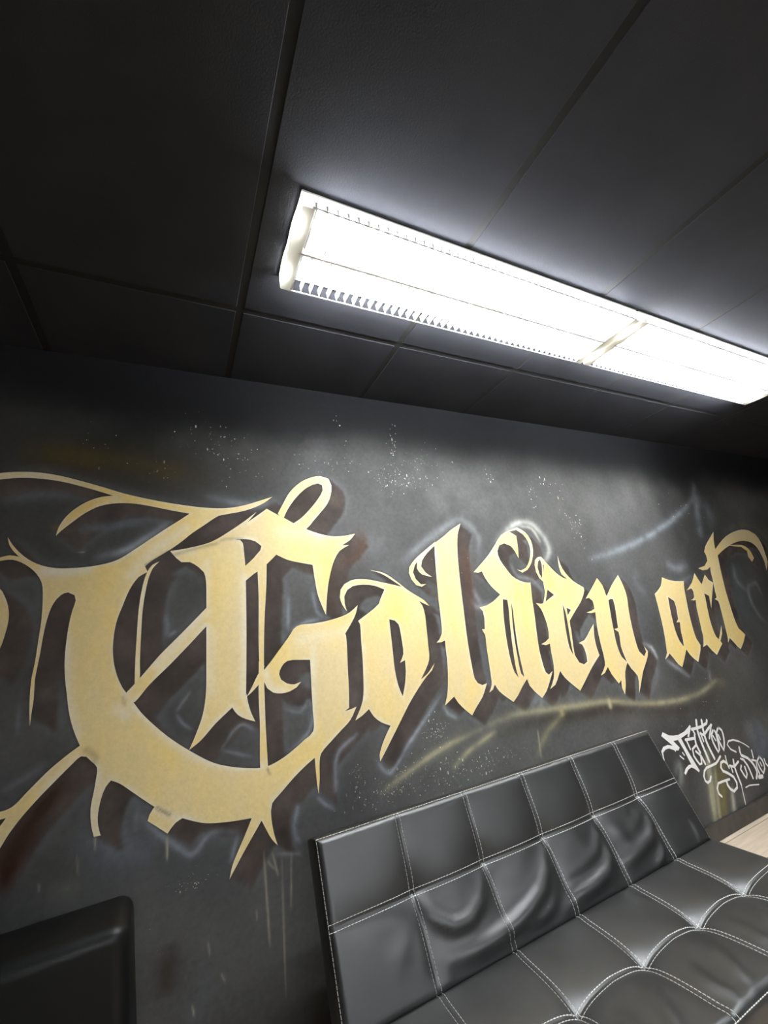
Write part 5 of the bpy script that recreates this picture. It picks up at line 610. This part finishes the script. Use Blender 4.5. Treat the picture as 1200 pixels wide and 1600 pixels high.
def build_wall():
    img = paint_wall()
    YW = WALL_Y
    cx = np.concatenate([[X0, -1.7], gxs, [5.7, X1]]); cz = np.concatenate([[0], gzs])
    CX, CZ = np.meshgrid(cx, cz)
    co = np.stack([CX, np.full_like(CX, YW), CZ], -1).reshape(-1, 3)
    W_, H_ = len(cx), len(cz)
    idx = np.arange(W_ * H_).reshape(H_, W_)
    quads = np.stack([idx[:-1, :-1], idx[:-1, 1:], idx[1:, 1:], idx[1:, :-1]], -1).reshape(-1, 4)
    col = np.pad(img, ((1, 0), (2, 2), (0, 0)), mode='edge').reshape(-1, 3)
    # specks of flicked paint: small raised blobs
    sv, sf, sc = [], [], []
    base = len(co)
    for x, z, rx, rz, n, s in SPECKS:
        for _ in range(n):
            px, pz = x + rng.normal() * rx * .5, z + rng.normal() * rz * .5
            if pz < .12 or pz > CEIL_Z - .02: continue
            r = s * .62 * (.35 + rng.random() ** 2 * 1.1); a0 = rng.random() * 6.28
            ln = 1 + (rng.random() < .18) * rng.random() * 2.5; k0 = base + len(sv)
            for q in range(6):
                a = q * math.pi / 3
                sv.append((px + r * math.cos(a), YW - .0004, pz + r * ln * math.sin(a)))
            sf.append([k0 + q for q in range(6)][::-1])
            b = .14 + .62 * rng.random() ** 1.6
            sc += [(b, b * .97, b * .82)] * 6
    verts = np.concatenate([co, np.array(sv)]); cols = np.concatenate([col, np.array(sc)])
    me = bpy.data.meshes.new('wall_back')
    nq, ns = len(quads), len(sf)
    me.vertices.add(len(verts)); me.vertices.foreach_set('co', verts.astype(np.float32).ravel())
    loops = np.concatenate([quads.ravel(), np.array(sf).ravel()])
    me.loops.add(len(loops)); me.loops.foreach_set('vertex_index', loops.astype(np.int32))
    starts = np.concatenate([np.arange(nq) * 4, nq * 4 + np.arange(ns) * 6])
    me.polygons.add(nq + ns); me.polygons.foreach_set('loop_start', starts.astype(np.int32))
    me.update(calc_edges=True); me.validate()
    at = me.color_attributes.new('paint', 'FLOAT_COLOR', 'POINT')
    at.data.foreach_set('color', np.concatenate([cols, np.ones((len(cols), 1))], 1).astype(np.float32).ravel())
    me.materials.append(M_MURAL)
    return struct(link(bpy.data.objects.new('wall_back', me)))
build_wall()

bm = bmesh.new(); add_box(bm, (X0, WALL_Y - .014, 0), (X1, WALL_Y + .001, .085), .004, 2)
struct(bm_obj('baseboard_back', bm, M_BASE))

# ------------------------------------------------------------------ gold lettering
def inside(pts, poly):
    p = np.array(poly); q = np.roll(p, -1, axis=0); c = np.zeros(len(pts), bool)
    for (ax, az), (bx, bz) in zip(p, q):
        if az == bz: continue
        h = ((az > pts[:, 1]) != (bz > pts[:, 1]))
        c ^= h & (pts[:, 0] < (bx - ax) * (pts[:, 1] - az) / (bz - az) + ax)
    return c

def shape_test(pts, adds, subs):
    m = np.zeros(len(pts), bool)
    for a in adds: m |= inside(pts, a)
    for s in subs: m &= ~inside(pts, s)
    return m

def letter_mesh(name, adds, subs, y, parent, mat, step=.007):
    vs, es = [], []
    for poly in adds + subs:
        b = len(vs); n = len(poly)
        vs += [Vector(p) for p in poly]; es += [(b + i, b + (i + 1) % n) for i in range(n)]
    P = np.array([tuple(v) for v in vs])
    lo, hi = P.min(0), P.max(0)
    g = np.stack(np.meshgrid(np.arange(lo[0], hi[0], step), np.arange(lo[1], hi[1], step)), -1).reshape(-1, 2)
    g = g + rng.uniform(-.15, .15, g.shape) * step
    g = g[shape_test(g, adds, subs)]
    vs += [Vector(p) for p in g]
    ov, oe, of, *_ = delaunay_2d_cdt(vs, es, [], 0, 1e-5)
    V = np.array([tuple(v) for v in ov]); F_ = np.array([f for f in of if len(f) == 3])
    cen = V[F_].mean(1)
    F_ = F_[shape_test(cen, adds, subs)]
    # outline distance -> 'edge' attribute
    ed = np.sort(np.concatenate([F_[:, [0, 1]], F_[:, [1, 2]], F_[:, [2, 0]]]), axis=1)
    u, cnt = np.unique(ed, axis=0, return_counts=True); be = u[cnt == 1]
    used = np.unique(F_); remap = -np.ones(len(V), int); remap[used] = np.arange(len(used))
    VU = V[used]; dist = np.full(len(VU), 9.0)
    for a, b in be:
        A_, B_ = V[a], V[b]; ab = B_ - A_; L = max(ab @ ab, 1e-12)
        t = np.clip(((VU - A_) @ ab) / L, 0, 1)
        dist = np.minimum(dist, np.linalg.norm(VU - A_ - t[:, None] * ab, axis=1))
    Fr = remap[F_]
    # faces towards the room (-y)
    a, b, c = VU[Fr[:, 0]], VU[Fr[:, 1]], VU[Fr[:, 2]]
    cr = (b[:, 0] - a[:, 0]) * (c[:, 1] - a[:, 1]) - (b[:, 1] - a[:, 1]) * (c[:, 0] - a[:, 0])
    Fr[cr < 0] = Fr[cr < 0][:, ::-1]
    o = mesh_obj(name, [(x, y, z) for x, z in VU], Fr.tolist(), mat, parent)
    at = o.data.attributes.new('edge', 'FLOAT', 'POINT')
    at.data.foreach_set('value', np.clip(dist / .045, 0, 1).astype(np.float32))
    for nm, items in (('mist', GOLD_MIST), ('soot', GOLD_SOOT)):        # pale and dark airbrush passes over the gold
        val = np.zeros(len(VU))
        for pts, sg, k in items:
            p = np.array(pts); d2 = np.full(len(VU), 9.0)
            for a, b in zip(p[:-1], p[1:]):
                ab = b - a; t = np.clip(((VU - a) @ ab) / max(ab @ ab, 1e-9), 0, 1)
                d2 = np.minimum(d2, ((VU - a - t[:, None] * ab) ** 2).sum(1))
            val = np.maximum(val, k * np.exp(-.5 * d2 / sg ** 2))
        o.data.attributes.new(nm, 'FLOAT', 'POINT').data.foreach_set('value', val.astype(np.float32))
    return o

gold = empty('gold_lettering', (0, 0, 0), 'big gold gothic blackletter words Golden art painted across the black wall', 'lettering')
for key, (adds, subs) in LETTERS.items():
    letter_mesh('flourish' if key == 'swash' else 'letter', adds, subs, WALL_Y - .0008, gold, M_GOLD)

def stroke_mesh(bm, pts, w, y):
    p = np.array(pts); n = len(p)
    t = np.gradient(p, axis=0) if n > 2 else np.repeat(p[1:] - p[:1], 2, 0)
    t /= np.linalg.norm(t, axis=1)[:, None] + 1e-9
    nrm = np.stack([-t[:, 1], t[:, 0]], 1) * w / 2
    L = [bm.verts.new((a[0], y, a[1])) for a in p + nrm]; R = [bm.verts.new((a[0], y, a[1])) for a in p - nrm]
    for i in range(n - 1): bm.faces.new((L[i], L[i + 1], R[i + 1], R[i]))
    for c, vv, sg in ((p[0], (L[0], R[0]), -1), (p[-1], (R[-1], L[-1]), 1)):
        tt = t[0] if sg < 0 else t[-1]; nn = nrm[0] if sg < 0 else -nrm[-1]
        arc = [bm.verts.new((c[0] + nn[0] * math.cos(a) + sg * tt[0] * w / 2 * math.sin(a), y,
                             c[1] + nn[1] * math.cos(a) + sg * tt[1] * w / 2 * math.sin(a))) for a in (.6, 1.2, 1.9, 2.5)]
        bm.faces.new([vv[0]] + arc + [vv[1]])

tag = empty('white_lettering', (0, 0, 0), 'small white hand-painted script reading Tattoo Studio on the wall right of the stitched couch', 'lettering')
for word, (polys, strokes) in TAG.items():
    bm = bmesh.new(); k = 0
    for pts, w in strokes:
        stroke_mesh(bm, pts, w, WALL_Y - .0008 - .00005 * k); k += 1
    for poly in polys:
        ov, oe, of, *_ = delaunay_2d_cdt([Vector(q) for q in poly], [(i, (i + 1) % len(poly)) for i in range(len(poly))], [], 0, 1e-5)
        V = np.array([tuple(v) for v in ov]); vv = [bm.verts.new((v[0], WALL_Y - .0007, v[1])) for v in V]
        fs = [f for f in of]; ok = inside(np.array([V[list(f)].mean(0) for f in fs]), poly)
        for f, g in zip(fs, ok):
            if g: bm.faces.new([vv[i] for i in f])
    for f in bm.faces:
        f.normal_update()
        if f.normal.y > 0: f.normal_flip()
    me = bpy.data.meshes.new('word'); bm.to_mesh(me); bm.free(); me.materials.append(M_WHITE)
    link(bpy.data.objects.new('word', me), tag)

# ------------------------------------------------------------------ ceiling lamps
LY0, LY1 = .815, 1.113
def make_lamp(xa, xb, label, yc=.964):
    zc = CEIL_Z; H = .060
    root = empty('ceiling_lamp', ((xa + xb) / 2, yc, zc), label, 'ceiling lamp', 'louvred fluorescent lamps end to end')
    ox, oy, oz = root.location
    hw, hl = (LY1 - LY0) / 2, (xb - xa) / 2
    bm = bmesh.new()                                              # steel tray against the ceiling
    add_box(bm, (-hl, -hw, -.008), (hl, hw, -.0005), .003, 2)
    for s in (-1, 1):                                             # sloped inner wings of the tray
        add_box(bm, (-hl + .02, s * .052 - .012, -.022), (hl - .02, s * .052 + .012, -.008), .002, 1)
    bm_obj('housing', bm, M_LAMP, root)
    for s in (-1, 1):                                             # thin bowed plastic end plates with a return lip
        bm = bmesh.new()
        rows = []
        for i in range(13):
            y = -hw + 2 * hw * i / 12
            bow = .010 * math.sin(math.pi * i / 12) + .004 * math.sin(5.1 * i)
            rows.append([bm.verts.new((s * (hl + bow * .3), y, -.008)), bm.verts.new((s * (hl + bow * .6), y, -H + .004)), bm.verts.new((s * (hl + bow * .6 - .003), y, -H)), bm.verts.new((s * (hl - .034), y, -H + .0005))])
        for i in range(12):
            for q in range(3): bm.faces.new((rows[i][q], rows[i + 1][q], rows[i + 1][q + 1], rows[i][q + 1]))
        bm_obj('end_plate', bm, M_END, root)
    bm = bmesh.new()                                              # louvre: cross blades, spine, side rails
    nb = 44
    for i in range(nb):
        x = -hl + .04 + (2 * hl - .08) * i / (nb - 1)
        for ya, yb in ((-hw + .002, -.014), (.014, hw - .002)):
            ym = (ya + yb) / 2
            # blade is deep near the rails and shallow under the tube, wedge-shaped in section
            dA, dB = (.030, .036) if ya < -.02 else (.036, .030)
            for (p0, d0), (p1, d1) in (((ya, dA), (ym, .020)), ((ym, .020), (yb, dB))):
                vs = []
                for yy, dd in ((p0, d0), (p1, d1)):
                    vs.append([bm.verts.new((x - .0012, yy, -H + .001)), bm.verts.new((x + .0012, yy, -H + .001)),
                               bm.verts.new((x + .004, yy, -H + dd)), bm.verts.new((x - .004, yy, -H + dd))])
                for q in range(4): bm.faces.new((vs[0][q], vs[0][(q + 1) % 4], vs[1][(q + 1) % 4], vs[1][q]))
                bm.faces.new(vs[0][::-1]); bm.faces.new(vs[1])
    add_box(bm, (-hl + .026, -.003, -H), (hl - .026, .003, -H + .005))            # spine: a wedge, wider at the top
    for s in (-1, 1):
        v = [bm.verts.new(c) for c in ((-hl + .026, s * .003, -H + .005), (hl - .026, s * .003, -H + .005), (hl - .026, s * .013, -H + .038), (-hl + .026, s * .013, -H + .038))]
        bm.faces.new(v)
        add_box(bm, (-hl + .026, s * hw - .003, -H), (hl - .026, s * hw + .000, -H + .0035))
    bm_obj('louver', bm, M_LOUVER, root)
    for s in (-1, 1):
        bm = bmesh.new()
        add_tube(bm, (-hl + .045, s * .088, -.033), (hl - .045, s * .088, -.033), .013, 14)
        bm_obj('fluorescent_tube', bm, M_TUBE, root, True)
    return root
make_lamp(.281, 1.708, 'lit fluorescent ceiling lamp, the nearer of the two, its bowed left end in view')
make_lamp(1.722, 3.205, 'lit fluorescent ceiling lamp running on to the right edge from the nearer lamp')

make_lamp(-.410, 1.017, 'added fluorescent ceiling lamp, unseen behind the viewer, leftmost of the rear row', -3.0)  # unseen extra lamp, added to brighten the left side of the lettering
make_lamp(1.031, 2.458, 'lit fluorescent ceiling lamp behind the viewer, middle one of the rear row', -3.0)
make_lamp(2.472, 3.955, 'lit fluorescent ceiling lamp behind the viewer, rightmost of the rear row', -3.0)

# ------------------------------------------------------------------ stitched leather couch
def cushion(name, W, L, T, us, vs, tuft_rows, parent, mtx, folds=None, g0=.007, g1=.020, thread=True, puff=.0, seed=0):
    """W along u, L along v, T thick; us/vs seam lines. Returns object; mtx maps (u,v,h) to the parent's space."""
    r = .028
    def axis(n, seams, S):
        a = list(np.linspace(0, S, n))
        for e in (0, S):
            for k in (.0015, .004, .008, .013, .019, .026): a.append(e + k if e == 0 else e - k)
        for s in seams:
            for k in (0, .003, .007, .012, -.003, -.007, -.012): a.append(s + k)
        return np.unique(np.round(np.clip(a, 0, S), 5))
    U, V = axis(int(W / .011), us, W), axis(int(L / .011), vs, L)
    def H(u, v):
        u, v = np.asarray(u, float), np.asarray(v, float)
        d = np.minimum(np.minimum(u, W - u), np.minimum(v, L - v))
        t = np.clip(1 - d / r, 0, 1)
        h = T - r * (1 - np.sqrt(np.clip(1 - t * t, 0, 1)))
        du = np.min([np.abs(u - s) for s in us], axis=0); dv = np.min([np.abs(v - s) for s in vs], axis=0)
        ein = np.clip(d / .05, 0, 1)
        rt = np.sqrt(du ** 2 + dv ** 2)
        h = h - ein * (g0 * np.exp(-du / .020) + g0 * np.exp(-dv / .020))
        h = h - ein * g1 * (np.exp(-rt / .060))
        h = h - ein * g1 * .55 * np.exp(-du / .045) * np.exp(-dv / .16) - ein * g1 * .55 * np.exp(-dv / .045) * np.exp(-du / .16)
        if puff:
            h = h + puff * np.sin(math.pi * np.clip(v / L, 0, 1)) ** .7 * np.sin(math.pi * np.clip(u / W, 0, 1)) ** .35
        if folds:
            for pts, amp, wd in folds:
                p = np.array(pts); best = np.full(np.shape(u), 9.0); tt = np.zeros(np.shape(u))
                for i in range(len(p) - 1):
                    a, b = p[i], p[i + 1]; ab = b - a; LL = ab @ ab
                    s = np.clip(((u - a[0]) * ab[0] + (v - a[1]) * ab[1]) / LL, 0, 1)
                    dd = np.hypot(u - a[0] - s * ab[0], v - a[1] - s * ab[1])
                    tt = np.where(dd < best, (i + s) / (len(p) - 1), tt); best = np.minimum(best, dd)
                h = h + ein * amp * np.exp(-.5 * (best / wd) ** 2) * np.sin(math.pi * np.clip(tt, 0.03, .97)) ** .5
        return h
    UU, VV = np.meshgrid(U, V, indexing='ij'); HH = H(UU, VV)
    nu, nv = len(U), len(V)
    P = [mtx @ Vector((UU[i, j], VV[i, j], HH[i, j])) for i in range(nu) for j in range(nv)]
    id_ = lambda i, j: i * nv + j
    Fc = [(id_(i, j), id_(i + 1, j), id_(i + 1, j + 1), id_(i, j + 1)) for i in range(nu - 1) for j in range(nv - 1)]
    ring = [(i, 0) for i in range(nu)] + [(nu - 1, j) for j in range(1, nv)] + [(i, nv - 1) for i in range(nu - 2, -1, -1)] + [(0, j) for j in range(nv - 2, 0, -1)]
    prev = [id_(i, j) for i, j in ring]
    for hh, ins in ((T * .5, -.003), (.016, 0), (.004, .005), (0, .016)):
        b = len(P); cur = []
        for i, j in ring:
            u, v = U[i], V[j]
            u = min(max(u, ins), W - ins) if ins > 0 else u + (ins if i == 0 else -ins if i == nu - 1 else 0)
            v = min(max(v, ins), L - ins) if ins > 0 else v + (ins if j == 0 else -ins if j == nv - 1 else 0)
            cur.append(len(P)); P.append(mtx @ Vector((u, v, hh)))
        n = len(ring)
        for k in range(n): Fc.append((prev[(k + 1) % n], prev[k], cur[k], cur[(k + 1) % n]))
        prev = cur
    Fc.append(tuple(prev))
    o = mesh_obj(name, P, Fc, M_LEATHER, parent, True)
    if thread:
        bm = bmesh.new()
        def run(fn, S, e0=.006, e1=.006):
            s = e0
            while s < S - e1:
                a, b = s, min(s + .0085, S - e1)
                q = []
                for k in (a, (a + b) / 2, b):
                    u, v = fn(k); q.append((u, v, float(H(u, v)) + .0003))
                ut, vt = fn(b)[0] - fn(a)[0], fn(b)[1] - fn(a)[1]; l = math.hypot(ut, vt) or 1
                nu_, nv_ = -vt / l * .00105, ut / l * .00105
                rows = []
                for m, (u, v, h) in enumerate(q):
                    up = .0013 if m == 1 else .0007
                    rows.append([bm.verts.new(mtx @ Vector(c)) for c in ((u - nu_, v - nv_, h - .0008), (u, v, h + up), (u + nu_, v + nv_, h - .0008))])
                for m in (0, 1):
                    for c in (0, 1): bm.faces.new((rows[m][c], rows[m][c + 1], rows[m + 1][c + 1], rows[m + 1][c]))
                s += .0108
        for s in us:
            for e in (-.0085, .0085): run(lambda k, s=s, e=e: (s + e, k), L)
        for s in vs:
            for e in (-.0085, .0085): run(lambda k, s=s, e=e: (k, s + e), W)
        for off in (.0065,):
            run(lambda k: (k, off), W); run(lambda k: (k, L - off), W)
            run(lambda k: (off, k), L); run(lambda k: (W - off, k), L)
        so = bm_obj('stitching', bm, M_THREAD, o); so['label'] = 'double rows of white stitching'
    return o

def frame_mtx(origin, u, v, n):
    return Matrix(((u[0], v[0], n[0], origin[0]), (u[1], v[1], n[1], origin[1]), (u[2], v[2], n[2], origin[2]), (0, 0, 0, 1)))

CX0, CW = .397, 1.657
couch = empty('leather_couch', (CX0 + CW / 2, 1.15, 0), 'black leather futon couch with white double stitching, standing against the painted wall', 'couch')
ol = couch.location
seams = [.683 + .2775 * k - CX0 for k in range(5)]
# backrest: v runs up from the seat, h points out of the front face
bot, top = Vector((0, 1.340, .334)), Vector((0, 1.505, .7256))
vd = (top - bot).normalized(); nd = Vector((1, 0, 0)).cross(vd)
BT, BL = .112, (top - bot).length + .022
org = Vector((CX0, bot.y, bot.z)) - vd * .022 - nd * BT - ol
mid = BL * .52
folds = [  # soft drag folds in the lower half, (u, v) in metres on the cushion
    ([(.300, .212), (.330, .160), (.380, .127), (.440, .124), (.492, .150), (.526, .186)], 0.0140, .014),
    ([(.350, .062), (.430, .056), (.505, .058), (.585, .066), (.660, .084), (.730, .108), (.785, .150), (.815, .190)], 0.0206, .018),
    ([(.615, .042), (.690, .047), (.750, .062), (.790, .092)], 0.0115, .012),
    ([(.800, .040), (.880, .052), (.960, .060), (1.040, .076), (1.085, .110), (1.098, .165)], 0.0190, .017),
    ([(.870, .118), (.960, .124), (1.030, .136), (1.070, .170), (1.080, .200)], 0.0091, .013),
    ([(1.140, .070), (1.230, .086), (1.320, .104), (1.368, .140), (1.382, .195)], 0.0173, .017),
    ([(1.240, .150), (1.310, .165), (1.350, .195)], 0.0074, .012),
    ([(1.290, .022), (1.335, .040), (1.372, .075)], 0.0132, .011),
    ([(.180, .100), (.215, .130), (.250, .180)], .0030, .016),
    ([(.255, .060), (.262, .120), (.276, .175)], .0026, .015),
    ([(1.150, .205), (1.190, .150), (1.220, .120)], 0.0066, .016),
]
for q in range(3):
    folds.append(([(CW - .085 + .028 * q, .012), (CW - .070 + .024 * q, .045), (CW - .068 + .02 * q, .09 - .012 * q)], .008, .006))
cushion('backrest', CW, BL, BT, seams, [mid], None, couch, frame_mtx(org, (1, 0, 0), vd, nd), folds, .004, .014)
# seat: v runs from the front edge to the back
SY0, SY1, SZ, ST = .862, 1.350, .330, .125
sorg = Vector((CX0 - .002, SY0, SZ - ST)) - ol
sf = [([(s + .12, .03), (s + .16, .10), (s + .20, .17)], .010, .014) for s in seams[:4]] + [([(s + .06, .02), (s + .05, .09), (s + .07, .16)], .008, .012) for s in seams]
cushion('seat', CW + .004, SY1 - SY0, ST, [s + .002 for s in seams], [1.112 - SY0], None, couch, frame_mtx(sorg, (1, 0, 0), (0, 1, 0), (0, 0, 1)), sf, .005, .015)
bm = bmesh.new()
lo = lambda p: tuple(Vector(p) - ol)
for y in (.95, 1.28): add_box(bm, lo((CX0 + .06, y - .02, .165)), lo((CX0 + CW - .06, y + .02, .205)), .004, 1)
for x in (CX0 + .10, CX0 + CW - .10): add_box(bm, lo((x - .02, .93, .165)), lo((x + .02, 1.40, .205)), .004, 1)
for x in (CX0 + .10, CX0 + CW - .10): add_tube(bm, lo((x, 1.39, .19)), lo((x, 1.46, .36)), .014, 10)
bm_obj('frame', bm, M_METAL, couch)
for x in (CX0 + .12, CX0 + CW - .12):
    for y in (.95, 1.30):
        bm = bmesh.new(); add_tube(bm, lo((x, y, 0)), lo((x, y, .17)), .016, 14, .022); bm_obj('leg', bm, M_METAL, couch)

# ------------------------------------------------------------------ second dark seat, lower left
chair = empty('armless_chair', (-.50, 1.2, 0), 'plain unstitched black leather seat at lower left, only its back corner showing', 'chair')
oc = chair.location
lc = lambda p: tuple(Vector(p) - oc)
def rounded_box(name, lo_, hi_, bev, parent, mat, taper=None):
    bm = bmesh.new(); add_box(bm, lo_, hi_, bev, 5)
    if taper: 
        for v in bm.verts: taper(v)
    return bm_obj(name, bm, mat, parent, True)
def lean(v):
    z = v.co.z
    k = (.705 - z) / .4
    v.co.y -= .02 * k if v.co.y < .3 else -.03 * k
    if v.co.x > 0: v.co.x += .025 * k
rounded_box('backrest', lc((-.92, 1.432, .30)), lc((-.092, 1.622, .705)), .035, chair, M_MATTE, lean)
rounded_box('seat', lc((-.92, .90, .19)), lc((-.085, 1.44, .37)), .035, chair, M_MATTE)
for x in (-.86, -.15):
    for y in (.98, 1.40):
        bm = bmesh.new(); add_tube(bm, lc((x, y, 0)), lc((x, y, .20)), .016, 12, .022); bm_obj('leg', bm, M_METAL, chair)
